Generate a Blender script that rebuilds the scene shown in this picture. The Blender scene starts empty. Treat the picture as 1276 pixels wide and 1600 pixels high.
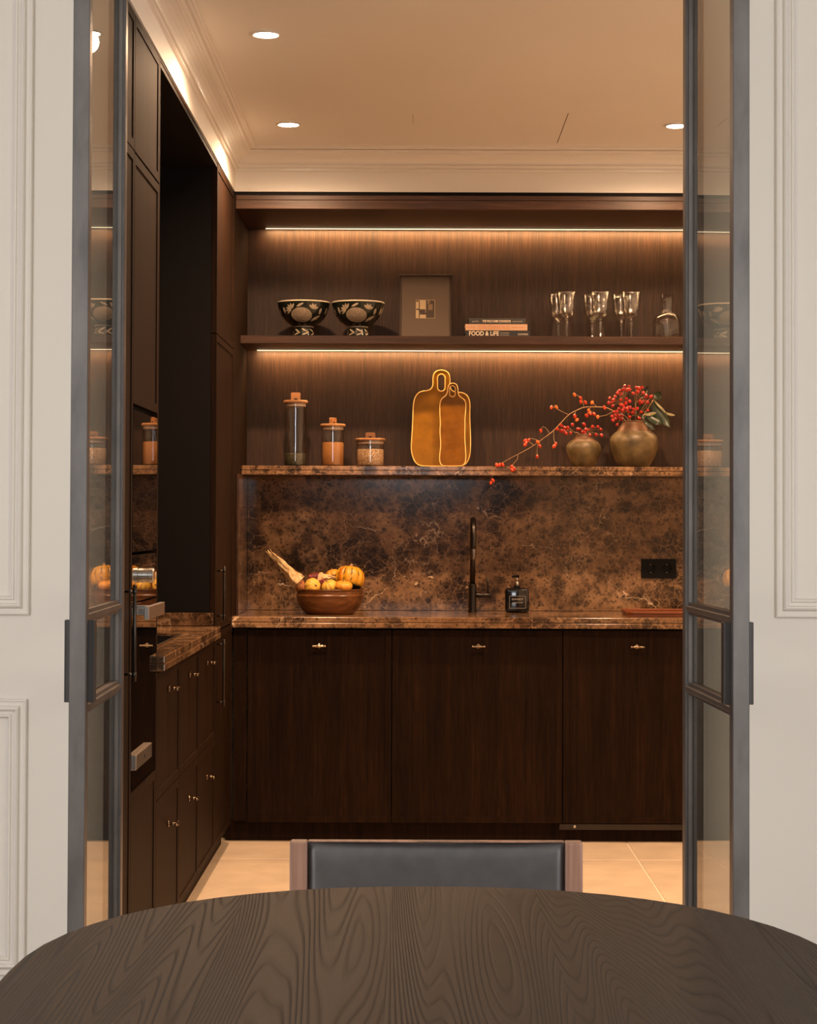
import bpy, bmesh, math, random
from mathutils import Vector, Matrix

random.seed(7)
scene = bpy.context.scene
C = scene.collection
PI = math.pi
R = math.radians

# ------------------------------------------------------------------ camera
cam_data = bpy.data.cameras.new('camera')
cam = bpy.data.objects.new('camera', cam_data)
C.objects.link(cam)
PITCH, ROLL = R(1.2), R(0.2)
cam.matrix_world = Matrix.Translation((0, 0, 1.31)) @ Matrix.Rotation(PI / 2 + PITCH, 4, 'X') @ Matrix.Rotation(ROLL, 4, 'Z')
cam_data.sensor_fit = 'HORIZONTAL'
cam_data.sensor_width = 36
FPX = 3180.0
cam_data.lens = FPX / 1276 * 36
HORIZON, VPX = 815.0, 650.0
cam_data.shift_x = -(VPX - 638) / 1276
cam_data.shift_y = -(800 - (HORIZON - FPX * math.tan(PITCH))) / 1276
cam_data.clip_start = 0.05
cam_data.clip_end = 60
scene.camera = cam

# ------------------------------------------------------------------ world and light
world = bpy.data.worlds.new('world')
scene.world = world
world.use_nodes = True
world.node_tree.nodes['Background'].inputs[0].default_value = (0.75, 0.85, 1.0, 1)
world.node_tree.nodes['Background'].inputs[1].default_value = 0.6

def area_light(name, loc, rot, sx, sy, energy, col):
    d = bpy.data.lights.new(name, 'AREA')
    d.shape = 'RECTANGLE'
    d.size, d.size_y, d.energy, d.color = sx, sy, energy, col
    o = bpy.data.objects.new(name, d)
    C.objects.link(o)
    o.location, o.rotation_euler = loc, rot
    return o

# daylight through the tall windows in the side walls of the dining room
DAY = 165
area_light('window_daylight', (-2.83, .4, 1.5), (0, R(-90), 0), 2.3, 2.8, DAY, (0.985, 0.975, 0.955))
area_light('window_daylight', (2.83, .4, 1.5), (0, R(90), 0), 2.3, 2.8, DAY, (0.985, 0.975, 0.955))
area_light('window_daylight', (0, -2.97, 2.33), (R(90), 0, 0), 1.1, .84, 30, (0.93, 0.96, 1.0))
SPOT_ENERGY, SPOT_COL = 122, (1.0, 0.605, 0.35)
LED_STRENGTH, LED_COL = 270.0, (1.0, 0.58, 0.27)

scene.view_settings.view_transform = 'Standard'
scene.view_settings.look = 'None'
scene.view_settings.exposure = 0.0
scene.view_settings.gamma = 1.0
scene.view_settings.use_curve_mapping = False
cy = scene.cycles
cy.use_denoising = True
cy.max_bounces = 12
cy.diffuse_bounces = 5
cy.glossy_bounces = 5
cy.transmission_bounces = 10
cy.transparent_max_bounces = 12
cy.sample_clamp_indirect = 4.0
cy.blur_glossy = 0.6

# ------------------------------------------------------------------ materials
def new_mat(name):
    m = bpy.data.materials.new(name)
    m.use_nodes = True
    nt = m.node_tree
    return m, nt, nt.nodes['Principled BSDF']

def N(nt, kind, **kw):
    n = nt.nodes.new(kind)
    for k, v in kw.items():
        setattr(n, k, v)
    return n

def setin(n, d):
    for k, v in d.items():
        n.inputs[k].default_value = v

def ramp(nt, fac, stops):
    r = N(nt, 'ShaderNodeValToRGB')
    el = r.color_ramp.elements
    while len(el) > 1:
        el.remove(el[-1])
    el[0].position, el[0].color = stops[0][0], (*stops[0][1], 1)
    for p, c in stops[1:]:
        e = el.new(p)
        e.color = (*c, 1)
    nt.links.new(fac, r.inputs[0])
    return r.outputs[0]

def coords(nt, scale=(1, 1, 1), rot=(0, 0, 0), loc=(0, 0, 0)):
    t = N(nt, 'ShaderNodeTexCoord')
    mp = N(nt, 'ShaderNodeMapping')
    setin(mp, {'Scale': scale, 'Rotation': rot, 'Location': loc})
    nt.links.new(t.outputs['Object'], mp.inputs['Vector'])
    return mp.outputs[0]

def noise(nt, vec, scale=5, detail=4, rough=0.5, dist=0.0):
    n = N(nt, 'ShaderNodeTexNoise')
    setin(n, {'Scale': scale, 'Detail': detail, 'Roughness': rough, 'Distortion': dist})
    nt.links.new(vec, n.inputs['Vector'])
    return n

def mix(nt, fac, a, b, blend='MIX'):
    m = N(nt, 'ShaderNodeMix', data_type='RGBA', blend_type=blend)
    for s, v in ((m.inputs[0], fac), (m.inputs[6], a), (m.inputs[7], b)):
        if isinstance(v, (int, float)):
            s.default_value = v
        elif isinstance(v, tuple):
            s.default_value = (*v, 1)
        else:
            nt.links.new(v, s)
    return m.outputs[2]

def bump(nt, bsdf, h, strength=0.2, dist=0.002):
    b = N(nt, 'ShaderNodeBump')
    setin(b, {'Strength': strength, 'Distance': dist})
    nt.links.new(h, b.inputs['Height'])
    nt.links.new(b.outputs[0], bsdf.inputs['Normal'])

def plain(name, col, rough=0.5, metal=0.0, spec=0.5, var=0.06, nscale=12, bmp=0.0, coat=0.0):
    m, nt, b = new_mat(name)
    v = coords(nt)
    n = noise(nt, v, nscale, 3)
    lo = tuple(c * (1 - var) for c in col)
    hi = tuple(min(1, c * (1 + var)) for c in col)
    nt.links.new(ramp(nt, n.outputs[0], [(0.3, lo), (0.7, hi)]), b.inputs['Base Color'])
    setin(b, {'Roughness': rough, 'Metallic': metal, 'Specular IOR Level': spec, 'Coat Weight': coat})
    if bmp:
        bump(nt, b, n.outputs[0], bmp)
    return m

def wood(name, dark, mid, light, rough=0.4, along='z', fine=170, bmp=0.25, coat=0.0, spec=0.4):
    m, nt, b = new_mat(name)
    s = {'z': (1, 1, 0.035), 'y': (1, 0.035, 1), 'x': (0.035, 1, 1)}[along]
    v = coords(nt, s)
    n1 = noise(nt, v, fine, 3, 0.6)
    n2 = noise(nt, v, fine * 0.16, 4, 0.55, 0.6)
    n3 = noise(nt, coords(nt), 1.7, 2)
    c1 = ramp(nt, n1.outputs[0], [(0.33, dark), (0.52, mid), (0.72, light)])
    c2 = ramp(nt, n2.outputs[0], [(0.3, (0.55, 0.55, 0.55)), (0.7, (1.25, 1.22, 1.18))])
    c = mix(nt, 1.0, c1, c2, 'MULTIPLY')
    c3 = ramp(nt, n3.outputs[0], [(0.3, (0.85, 0.85, 0.85)), (0.7, (1.12, 1.12, 1.12))])
    nt.links.new(mix(nt, 1.0, c, c3, 'MULTIPLY'), b.inputs['Base Color'])
    setin(b, {'Roughness': rough, 'Coat Weight': coat, 'Specular IOR Level': spec})
    bump(nt, b, n1.outputs[0], bmp, 0.0012)
    return m

def marble(name, seed=0.0, warm=1.0, zmin=0.12):
    m, nt, b = new_mat(name)
    v = coords(nt, (1, 1, 1), (0, 0, 0), (seed, seed * 0.7, seed * 1.3))
    def warped(scale, amt, detail):
        w = noise(nt, v, scale, detail, 0.6)
        sub = N(nt, 'ShaderNodeVectorMath', operation='SUBTRACT')
        nt.links.new(w.outputs['Color'], sub.inputs[0])
        sub.inputs[1].default_value = (0.5, 0.5, 0.5)
        sc = N(nt, 'ShaderNodeVectorMath', operation='SCALE')
        sc.inputs[3].default_value = amt
        nt.links.new(sub.outputs[0], sc.inputs[0])
        add = N(nt, 'ShaderNodeVectorMath', operation='ADD')
        nt.links.new(v, add.inputs[0]); nt.links.new(sc.outputs[0], add.inputs[1])
        return add.outputs[0]
    wf = warped(9.0, 0.07, 6)      # small-scale wobble for clasts
    wb = warped(3.0, 0.40, 5)      # sweeping wobble for long veins
    k = MARBLE_K * warm
    def c3(r, g, bb):
        return (r * k, g * k, bb * k)
    base = ramp(nt, noise(nt, wb, 5.0, 9, 0.66).outputs[0], [(0.30, c3(0.045, 0.022, 0.010)), (0.43, c3(0.125, 0.066, 0.031)), (0.55, c3(0.215, 0.120, 0.060)), (0.72, c3(0.36, 0.215, 0.112))])
    dark = c3(0.017, 0.009, 0.0055)
    wk = warped(16.0, 0.085, 7)
    wh = warped(30.0, 0.045, 6)     # ragged clast outlines
    ws = warped(60.0, 0.012, 4)
    def grains(scale, r0, r1, lo, hi, vec):
        """scattered ragged clasts: some cells only, dark inside r0, gone beyond r1"""
        vo = N(nt, 'ShaderNodeTexVoronoi', feature='F1')
        vo.inputs['Scale'].default_value = scale
        nt.links.new(vec, vo.inputs['Vector'])
        a = ramp(nt, vo.outputs['Distance'], [(r0, (1, 1, 1)), (r1, (0, 0, 0))])
        sp = N(nt, 'ShaderNodeSeparateColor'); nt.links.new(vo.outputs['Color'], sp.inputs[0])
        k2 = ramp(nt, sp.outputs[1], [(lo, (0, 0, 0)), (hi, (1, 1, 1))])
        return mix(nt, 1.0, a, k2, 'MULTIPLY')
    zone = ramp(nt, noise(nt, v, 2.6, 4, 0.6, 0.6).outputs[0], [(0.40, (zmin,) * 3), (0.58, (1,) * 3)])
    c = base
    cloud = ramp(nt, noise(nt, wh, 6.5, 9, 0.68, 0.5).outputs[0], [(0.47, (0,) * 3), (0.56, (0.95,) * 3)])
    cloud = mix(nt, 1.0, cloud, zone, 'MULTIPLY')
    c = mix(nt, cloud, c, dark)
    c = mix(nt, mix(nt, 1.0, grains(10, .20, .52, .60, .72, wk), (.75,) * 3, 'MULTIPLY'), c, dark)
    c = mix(nt, mix(nt, 1.0, grains(28, .22, .60, .50, .75, wh), (.8,) * 3, 'MULTIPLY'), c, dark)
    c = mix(nt, mix(nt, 1.0, grains(75, .26, .62, .55, .8, ws), (.7,) * 3, 'MULTIPLY'), c, dark)
    def vein(scale, w, amt, col, cc, gs, g0, g1, vec):
        vo = N(nt, 'ShaderNodeTexVoronoi', feature='DISTANCE_TO_EDGE')
        vo.inputs['Scale'].default_value = scale
        nt.links.new(vec, vo.inputs['Vector'])
        r = ramp(nt, vo.outputs['Distance'], [(0.0, (amt,) * 3), (w, (0, 0, 0))])
        g = ramp(nt, noise(nt, v, gs, 3).outputs[0], [(g0, (0,) * 3), (g1, (1,) * 3)])
        return mix(nt, mix(nt, 1.0, r, g, 'MULTIPLY'), cc, col)
    c = vein(17, 0.030, 0.85, c3(0.30, 0.175, 0.088), c, 4, .38, .56, wh)
    c = vein(38, 0.045, 0.65, c3(0.26, 0.15, 0.075), c, 6, .38, .56, wh)
    c = vein(7, 0.012, 0.85, c3(0.46, 0.30, 0.17), c, 3.0, .47, .62, wb)
    c = vein(1.5, 0.0028, 0.9, c3(0.75, 0.56, 0.38), c, 3.3, .50, .60, wb)
    fleck = grains(8, .03, .07, .88, .90, wk)
    c = mix(nt, fleck, c, c3(0.62, 0.44, 0.28))
    nt.links.new(c, b.inputs['Base Color'])
    setin(b, {'Roughness': 0.12, 'Specular IOR Level': 0.35})
    return m

MARBLE_K = 1.03
def pane_glass(name, tint=(1, 1, 1), rough=0.0, f0=0.04, power=5.0):
    m = bpy.data.materials.new(name)
    m.use_nodes = True
    nt = m.node_tree
    nt.nodes.remove(nt.nodes['Principled BSDF'])
    out = nt.nodes['Material Output']
    tr = N(nt, 'ShaderNodeBsdfTransparent'); tr.inputs[0].default_value = (*tint, 1)
    gl = N(nt, 'ShaderNodeBsdfGlossy'); gl.inputs['Roughness'].default_value = rough
    lw = N(nt, 'ShaderNodeLayerWeight'); lw.inputs[0].default_value = 0.5
    pw = N(nt, 'ShaderNodeMath', operation='POWER'); pw.inputs[1].default_value = power
    nt.links.new(lw.outputs['Facing'], pw.inputs[0])
    fr = N(nt, 'ShaderNodeMath', operation='MULTIPLY_ADD')      # Schlick reflectance of one glass surface
    fr.inputs[1].default_value, fr.inputs[2].default_value = 1 - f0, f0
    nt.links.new(pw.outputs[0], fr.inputs[0])
    mx = N(nt, 'ShaderNodeMixShader')
    nt.links.new(fr.outputs[0], mx.inputs[0]); nt.links.new(tr.outputs[0], mx.inputs[1]); nt.links.new(gl.outputs[0], mx.inputs[2])
    nt.links.new(mx.outputs[0], out.inputs[0])
    return m

def solid_glass(name, ior=1.5, col=(1, 1, 1), rough=0.0):
    m, nt, b = new_mat(name)
    setin(b, {'Base Color': (*col, 1), 'Transmission Weight': 1.0, 'IOR': ior, 'Roughness': rough})
    return m

def emitter(name, col, strength):
    m = bpy.data.materials.new(name)
    m.use_nodes = True
    nt = m.node_tree
    nt.nodes.remove(nt.nodes['Principled BSDF'])
    e = N(nt, 'ShaderNodeEmission')
    setin(e, {'Color': (*col, 1), 'Strength': strength})
    nt.links.new(e.outputs[0], nt.nodes['Material Output'].inputs[0])
    return m

def speckle(name, cols, scale, rough=0.7):
    m, nt, b = new_mat(name)
    vo = N(nt, 'ShaderNodeTexVoronoi')
    vo.inputs['Scale'].default_value = scale
    nt.links.new(coords(nt), vo.inputs['Vector'])
    k = len(cols)
    nt.links.new(ramp(nt, vo.outputs['Color'], [((i + 0.5) / k, c) for i, c in enumerate(cols)]), b.inputs['Base Color'])
    setin(b, {'Roughness': rough})
    bump(nt, b, vo.outputs['Distance'], 0.5, 0.002)
    return m

M = {}
M['plaster'] = plain('painted_plaster', (0.70, 0.672, 0.635), 0.75, var=0.015, nscale=2)
M['dark_paint'] = plain('deep_brown_wall_paint', (0.07, 0.06, 0.05), 0.8)  # dark tone added to an unseen wall to cut reflections in the kitchen
M['kitchen_plaster'] = plain('ceiling_paint', (0.80, 0.77, 0.72), 0.6, var=0.01, nscale=2)
M['crown'] = plain('satin_white_paint', (0.80, 0.77, 0.72), 0.28, var=0.01, nscale=2)
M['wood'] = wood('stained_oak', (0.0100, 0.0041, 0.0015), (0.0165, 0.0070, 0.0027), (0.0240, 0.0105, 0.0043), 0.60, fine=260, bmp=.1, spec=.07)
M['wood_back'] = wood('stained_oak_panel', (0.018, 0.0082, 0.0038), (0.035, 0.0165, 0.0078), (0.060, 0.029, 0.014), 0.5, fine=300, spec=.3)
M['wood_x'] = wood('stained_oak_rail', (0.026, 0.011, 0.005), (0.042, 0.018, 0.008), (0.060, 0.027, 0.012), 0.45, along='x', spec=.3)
M['wood_rail'] = wood('stained_oak_pelmet_rail', (0.05, 0.022, 0.010), (0.082, 0.036, 0.016), (0.11, 0.050, 0.023), 0.4, along='x', spec=.4)  # same oak made lighter, the light on the pelmet front put into its colour
M['laminate'] = plain('dark_laminate', (0.0045, 0.0028, 0.0022), 0.6, var=0.1, spec=.15)
M['marble'] = marble('brown_marble', 0.0)
M['marble_edge'] = marble('brown_marble_edge', 3.7, 1.2, 0.8)
M['black_glass'] = plain('black_glass', (0.003, 0.003, 0.003), 0.015, spec=0.6, var=0.0)
M['steel'] = plain('brushed_steel', (0.62, 0.58, 0.53), 0.28, 1.0, nscale=60)
M['black_metal'] = plain('bronze_black_metal', (0.05, 0.042, 0.036), 0.3, 0.9)
M['brass'] = plain('aged_bronze', (0.24, 0.175, 0.115), 0.22, 1.0)
M['brass_bright'] = plain('bright_brass', (0.55, 0.42, 0.26), 0.2, 1.0)  # same pull metal made brighter, painting in the shine on one pull
M['pane'] = pane_glass('bronze_tinted_pane', (0.80, 0.765, 0.69))  # tint puts the shade of the wall behind the doors into the glass colour
M['clear_glass'] = pane_glass('picture_glass')
M['jar_glass'] = pane_glass('jar_glass', (0.96, 0.96, 0.95))
M['crystal'] = pane_glass('crystal', (0.95, 0.94, 0.92), 0.10, 0.10, 2.4)
M['crystal_rim'] = pane_glass('crystal_rim', (0.9, 0.88, 0.84), 0.08, 0.45, 2.0)
M['carafe_glass'] = pane_glass('carafe_glass', (0.96, 0.955, 0.94), 0.01, 0.05, 3.6)
M['lamp'] = emitter('lamp_lens', (1.0, 0.78, 0.52), 140)
M['led_edge'] = emitter('led_opal_edge', (1.0, 0.74, 0.44), 2.6)
M['led'] = emitter('led_diffuser', LED_COL, LED_STRENGTH)
M['tile'] = plain('stone_tile', (0.60, 0.485, 0.355), 0.5, var=0.09, nscale=7)
M['grout'] = plain('grout', (0.78, 0.68, 0.55), 0.8)
M['oak_floor'] = wood('oak_floor', (0.22, 0.14, 0.08), (0.3, 0.2, 0.12), (0.36, 0.25, 0.15), 0.4, along='y', fine=60)
M['white'] = plain('white_ring', (0.75, 0.72, 0.68), 0.5)
M['cork'] = wood('turned_wood', (0.26, 0.11, 0.038), (0.36, 0.165, 0.058), (0.45, 0.225, 0.085), 0.5, along='x', fine=70)
M['gasket'] = plain('gasket', (0.42, 0.30, 0.22), 0.4)
M['herb'] = speckle('dried_herbs', [(0.008, 0.007, 0.003), (0.035, 0.03, 0.010), (0.10, 0.08, 0.028), (0.014, 0.012, 0.005)], 240)
M['lentil'] = speckle('orange_grain', [(0.36, 0.145, 0.032), (0.45, 0.20, 0.046), (0.29, 0.105, 0.022)], 480)
M['grain'] = speckle('pale_grain', [(0.13, 0.06, 0.025), (0.50, 0.31, 0.16), (0.27, 0.15, 0.07), (0.66, 0.46, 0.27)], 230)
M['amber'] = plain('amber_glaze', (0.25, 0.108, 0.009), 0.10, spec=0.6, var=0.2, nscale=14, bmp=0.3)
M['amber_dark'] = plain('dark_amber_glaze', (0.185, 0.068, 0.005), 0.08, spec=0.7, var=0.25, nscale=16, bmp=0.5)
M['amber_light'] = plain('amber_glaze_rim', (0.90, 0.56, 0.16), 0.25, var=0.05)
M['bronze'] = plain('worn_bronze_glaze', (0.110, 0.074, 0.029), 0.45, 0.15, var=0.5, nscale=22, bmp=0.35)
M['bronze_neck'] = plain('red_bronze_neck', (0.115, 0.052, 0.021), 0.45, 0.2, var=0.4, nscale=24, bmp=.2)
M['berry'] = plain('red_berry', (0.36, 0.018, 0.009), 0.2, var=0.25, nscale=60, coat=0.3)
M['hip'] = plain('orange_red_hip', (0.46, 0.040, 0.010), 0.22, var=0.25, nscale=60, coat=0.3)
M['hip_orange'] = plain('orange_hip', (0.62, 0.13, 0.015), 0.25, var=0.2, nscale=60, coat=0.3)
M['twig'] = plain('pale_twig', (0.34, 0.20, 0.085), 0.6, var=0.2)
M['leaf'] = plain('dark_leaf', (0.017, 0.026, 0.008), 0.38, var=0.4, nscale=25)
M['leaf_pale'] = plain('pale_leaf', (0.24, 0.20, 0.09), 0.5, var=0.3, nscale=25)
M['bowl_dark'] = plain('black_green_glaze', (0.008, 0.010, 0.007), 0.14, var=0.3, spec=0.5)
M['cream'] = plain('cream_slip', (0.27, 0.215, 0.15), 0.35, var=0.25, nscale=90, bmp=0.3)
M['cream_net'] = speckle('cream_net_pattern', [(0.28, 0.22, 0.155), (0.22, 0.17, 0.12), (0.10, 0.078, 0.055), (0.26, 0.20, 0.14)], 420, 0.35)
M['rim_cream'] = plain('cream_rim', (0.62, 0.52, 0.38), 0.3, var=0.1)
M['frame_dark'] = plain('bronze_frame', (0.045, 0.030, 0.020), 0.35, 0.5)
M['mat_board'] = plain('brown_mat_board', (0.115, 0.078, 0.050), 0.7, var=0.04)
M['ink_light'] = plain('print_light', (0.52, 0.37, 0.20), 0.6)
M['ink_dark'] = plain('print_dark', (0.05, 0.028, 0.014), 0.6)
M['ink_mid'] = plain('print_mid', (0.20, 0.125, 0.055), 0.6)
M['book_black'] = plain('black_cover', (0.012, 0.011, 0.010), 0.5)
M['book_green'] = plain('charcoal_cover', (0.030, 0.028, 0.024), 0.5)
M['book_peach'] = plain('peach_cover', (0.52, 0.315, 0.185), 0.6)
M['paper'] = plain('paper_block', (0.60, 0.50, 0.38), 0.8)
M['ink_cream'] = plain('cream_ink', (0.78, 0.62, 0.44), 0.6)
M['ink_orange'] = plain('orange_ink', (0.50, 0.17, 0.06), 0.6)
M['ink_gray'] = plain('gray_ink', (0.36, 0.30, 0.24), 0.6)
M['fruit_bowl'] = wood('turned_bowl_wood', (0.11, 0.040, 0.012), (0.165, 0.062, 0.019), (0.22, 0.088, 0.028), 0.32, along='x', fine=60)
M['gourd_yellow'] = plain('yellow_gourd', (0.80, 0.47, 0.07), 0.4, var=0.12, nscale=30)
M['gourd_orange'] = plain('orange_gourd', (0.78, 0.33, 0.035), 0.4, var=0.15, nscale=25)
M['kernel'] = speckle('dried_kernels', [(0.34, 0.08, 0.022), (0.46, 0.15, 0.04), (0.50, 0.22, 0.07), (0.24, 0.045, 0.018)], 110, 0.35)
M['kernel_red'] = speckle('dark_red_kernels', [(0.22, 0.03, 0.025), (0.32, 0.05, 0.03), (0.14, 0.02, 0.02)], 110, 0.3)
M['husk'] = wood('dried_husk', (0.58, 0.36, 0.15), (0.74, 0.51, 0.25), (0.86, 0.66, 0.38), 0.7, fine=120)
M['tray'] = wood('red_brown_tray', (0.17, 0.045, 0.014), (0.24, 0.07, 0.022), (0.30, 0.095, 0.03), 0.4, along='x', fine=60)
M['socket'] = plain('black_socket', (0.004, 0.004, 0.004), 0.45, spec=.12)
M['soap_glass'] = plain('black_bottle_glass', (0.004, 0.004, 0.005), 0.06, spec=0.6)
M['black_steel'] = plain('black_pull_steel', (0.05, 0.047, 0.047), 0.4, 0.5)
M['steel_dark'] = plain('dark_steel', (0.20, 0.165, 0.14), 0.3, 1.0)
M['leather'] = plain('charcoal_leather', (0.040, 0.035, 0.034), 0.42, var=0.15, nscale=40, bmp=0.05)
M['chair_wood'] = wood('red_brown_wood', (0.17, 0.085, 0.055), (0.24, 0.125, 0.085), (0.31, 0.17, 0.12), 0.45, fine=90)

# blackened steel with cloudy mill scale
m, nt, b = new_mat('blackened_steel')
nn = noise(nt, coords(nt, (1, 1, 0.35)), 14, 5, 0.6)
nt.links.new(ramp(nt, nn.outputs[0], [(0.3, (0.085, 0.078, 0.076)), (0.7, (0.145, 0.133, 0.128))]), b.inputs['Base Color'])
setin(b, {'Roughness': 0.40, 'Metallic': 0.6})
M['door_steel'] = m

# brushed dark ash table top: cathedral grain with relief, planks side by side
m, nt, b = new_mat('brushed_dark_ash')
t = N(nt, 'ShaderNodeTexCoord')
sx = N(nt, 'ShaderNodeSeparateXYZ'); nt.links.new(t.outputs['Object'], sx.inputs[0])
def math_node(op, a, bb=None):
    k = N(nt, 'ShaderNodeMath', operation=op)
    for s, v in ((0, a), (1, bb)):
        if v is None:
            continue
        if isinstance(v, (int, float)):
            k.inputs[s].default_value = v
        else:
            nt.links.new(v, k.inputs[s])
    return k.outputs[0]
plank = math_node('FLOOR', math_node('MULTIPLY', math_node('ADD', sx.outputs[0], 0.06), 4.6))
off = math_node('MULTIPLY', plank, 3.71)
cmb = N(nt, 'ShaderNodeCombineXYZ')
nt.links.new(math_node('ADD', math_node('MULTIPLY', sx.outputs[0], 1.0), off), cmb.inputs[0])
nt.links.new(math_node('ADD', math_node('MULTIPLY', sx.outputs[1], 0.04), off), cmb.inputs[1])
big = noise(nt, cmb.outputs[0], 5.2, 1.5, 0.4)
rings = math_node('MULTIPLY', big.outputs[0], 105)
saw = math_node('FRACT', rings)
nt2 = noise(nt, coords(nt, (1, 0.03, 1)), 420, 2)
line = ramp(nt, saw, [(0.0, (0.05,) * 3), (0.10, (0.5,) * 3), (0.28, (1,) * 3), (0.78, (0.85,) * 3), (0.92, (0.45,) * 3), (1.0, (0.05,) * 3)])
tone = mix(nt, line, (0.0090, 0.0058, 0.0042), (0.0275, 0.0178, 0.0125))
grain = ramp(nt, nt2.outputs[0], [(0.35, (0.85,) * 3), (0.65, (1.1,) * 3)])
nt.links.new(mix(nt, 1.0, tone, grain, 'MULTIPLY'), b.inputs['Base Color'])
setin(b, {'Roughness': 0.55, 'Specular IOR Level': 0.14})
bump(nt, b, line, 0.5, 0.0018)
M['table'] = m

# striped squash: vertex colours
m, nt, b = new_mat('striped_squash')
at = N(nt, 'ShaderNodeVertexColor', layer_name='skin')
nn = noise(nt, coords(nt), 150, 3)
nt.links.new(mix(nt, 1.0, at.outputs[0], ramp(nt, nn.outputs[0], [(0.35, (0.8,) * 3), (0.65, (1.1,) * 3)]), 'MULTIPLY'), b.inputs['Base Color'])
setin(b, {'Roughness': 0.4})
M['squash'] = m

# ------------------------------------------------------------------ geometry helpers
class MB:
    def __init__(self):
        self.bm = bmesh.new()
    def add(self, verts, faces, smooth=False):
        vs = [self.bm.verts.new(v) for v in verts]
        out = []
        for f in faces:
            try:
                fc = self.bm.faces.new([vs[i] for i in f])
                fc.smooth = smooth
                out.append(fc)
            except ValueError:
                pass
        return vs
    def box(self, x0, x1, y0, y1, z0, z1, bevel=0.0, seg=1):
        v = [(x, y, z) for x in (x0, x1) for y in (y0, y1) for z in (z0, z1)]
        f = [(0, 1, 3, 2), (4, 6, 7, 5), (0, 4, 5, 1), (2, 3, 7, 6), (0, 2, 6, 4), (1, 5, 7, 3)]
        if bevel <= 0:
            self.add(v, f)
        else:
            t = bmesh.new()
            vs = [t.verts.new(p) for p in v]
            for q in f:
                t.faces.new([vs[i] for i in q])
            bmesh.ops.bevel(t, geom=t.edges[:], offset=bevel, segments=seg, profile=0.5, affect='EDGES')
            self.merge(t)
        return self
    def merge(self, t, smooth=None):
        me = bpy.data.meshes.new('tmp')
        t.to_mesh(me); t.free()
        if smooth is not None:
            for p in me.polygons:
                p.use_smooth = smooth
        self.bm.from_mesh(me)
        bpy.data.meshes.remove(me)
    def lathe(self, prof, n=32, c=(0, 0, 0), axis='z', smooth=True, rmod=None, close=False):
        """prof: [(r, h)]; rmod(theta, r, h) -> r"""
        verts, faces = [], []
        rings = []
        for r, h in prof:
            if r < 1e-6:
                rings.append([len(verts)]); verts.append((0, 0, h))
            else:
                ring = []
                for i in range(n):
                    a = 2 * PI * i / n
                    rr = rmod(a, r, h) if rmod else r
                    ring.append(len(verts)); verts.append((rr * math.cos(a), rr * math.sin(a), h))
                rings.append(ring)
        for a, bb in zip(rings, rings[1:]):
            if len(a) == 1 and len(bb) == 1:
                continue
            for i in range(n):
                j = (i + 1) % n
                if len(a) == 1:
                    faces.append((a[0], bb[j], bb[i]))
                elif len(bb) == 1:
                    faces.append((a[i], a[j], bb[0]))
                else:
                    faces.append((a[i], a[j], bb[j], bb[i]))
        if axis == 'x':
            verts = [(h, x, y) for x, y, h in verts]
        elif axis == 'y':
            verts = [(y, h, x) for x, y, h in verts]
        verts = [(x + c[0], y + c[1], z + c[2]) for x, y, z in verts]
        self.add(verts, faces, smooth)
        return self
    def cyl(self, c, r, h0, h1, axis='z', n=20, bev=0.0):
        b = min(bev, r * 0.5)
        if b:
            prof = [(0, h0), (r - b, h0), (r, h0 + b), (r, h1 - b), (r - b, h1), (0, h1)]
        else:
            prof = [(0, h0), (r, h0), (r, h1), (0, h1)]
        return self.lathe(prof, n, c, axis, smooth=False if n < 10 else True)
    def tube(self, pts, r, n=8, caps=True):
        pts = [Vector(p) for p in pts]
        rs = r if isinstance(r, (list, tuple)) else [r] * len(pts)
        verts, faces = [], []
        up = None
        for i, p in enumerate(pts):
            d = (pts[min(i + 1, len(pts) - 1)] - pts[max(i - 1, 0)]).normalized()
            if up is None:
                up = d.orthogonal().normalized()
            else:
                up = (up - d * up.dot(d))
                up = up.normalized() if up.length > 1e-6 else d.orthogonal().normalized()
            w = d.cross(up)
            for k in range(n):
                a = 2 * PI * k / n
                verts.append(p + (up * math.cos(a) + w * math.sin(a)) * rs[i])
        for i in range(len(pts) - 1):
            for k in range(n):
                j = (k + 1) % n
                faces.append((i * n + k, i * n + j, (i + 1) * n + j, (i + 1) * n + k))
        if caps:
            faces.append(tuple(range(n))[::-1])
            faces.append(tuple((len(pts) - 1) * n + k for k in range(n)))
        self.add(verts, faces, True)
        return self
    def loop_tube(self, pts, r, n=6):
        pts = [Vector(p) for p in pts]
        L = len(pts)
        verts, faces = [], []
        nrm = Vector((0, 0, 0))
        for i in range(L):
            nrm += pts[i].cross(pts[(i + 1) % L])
        nrm = nrm.normalized()
        for i, p in enumerate(pts):
            d = (pts[(i + 1) % L] - pts[i - 1]).normalized()
            w = d.cross(nrm).normalized()
            for k in range(n):
                a = 2 * PI * k / n
                verts.append(p + (nrm * math.cos(a) + w * math.sin(a)) * r)
        for i in range(L):
            q = (i + 1) % L
            for k in range(n):
                j = (k + 1) % n
                faces.append((i * n + k, i * n + j, q * n + j, q * n + k))
        self.add(verts, faces, True)
        return self
    def prism(self, outline, d0, d1, plane='xz', holes=(), bevel=0.0):
        """outline: 2-D points; extruded along the third axis from d0 to d1, with optional holes"""
        t = bmesh.new()
        def P(p, d):
            return {'xz': (p[0], d, p[1]), 'xy': (p[0], p[1], d), 'yz': (d, p[0], p[1])}[plane]
        edges = []
        for poly in (outline, *holes):
            vs = [t.verts.new(P(p, d0)) for p in poly]
            for i in range(len(vs)):
                edges.append(t.edges.new((vs[i], vs[(i + 1) % len(vs)])))
        bmesh.ops.triangle_fill(t, use_beauty=True, use_dissolve=False, edges=edges)
        geo = bmesh.ops.extrude_face_region(t, geom=t.faces[:])
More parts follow.
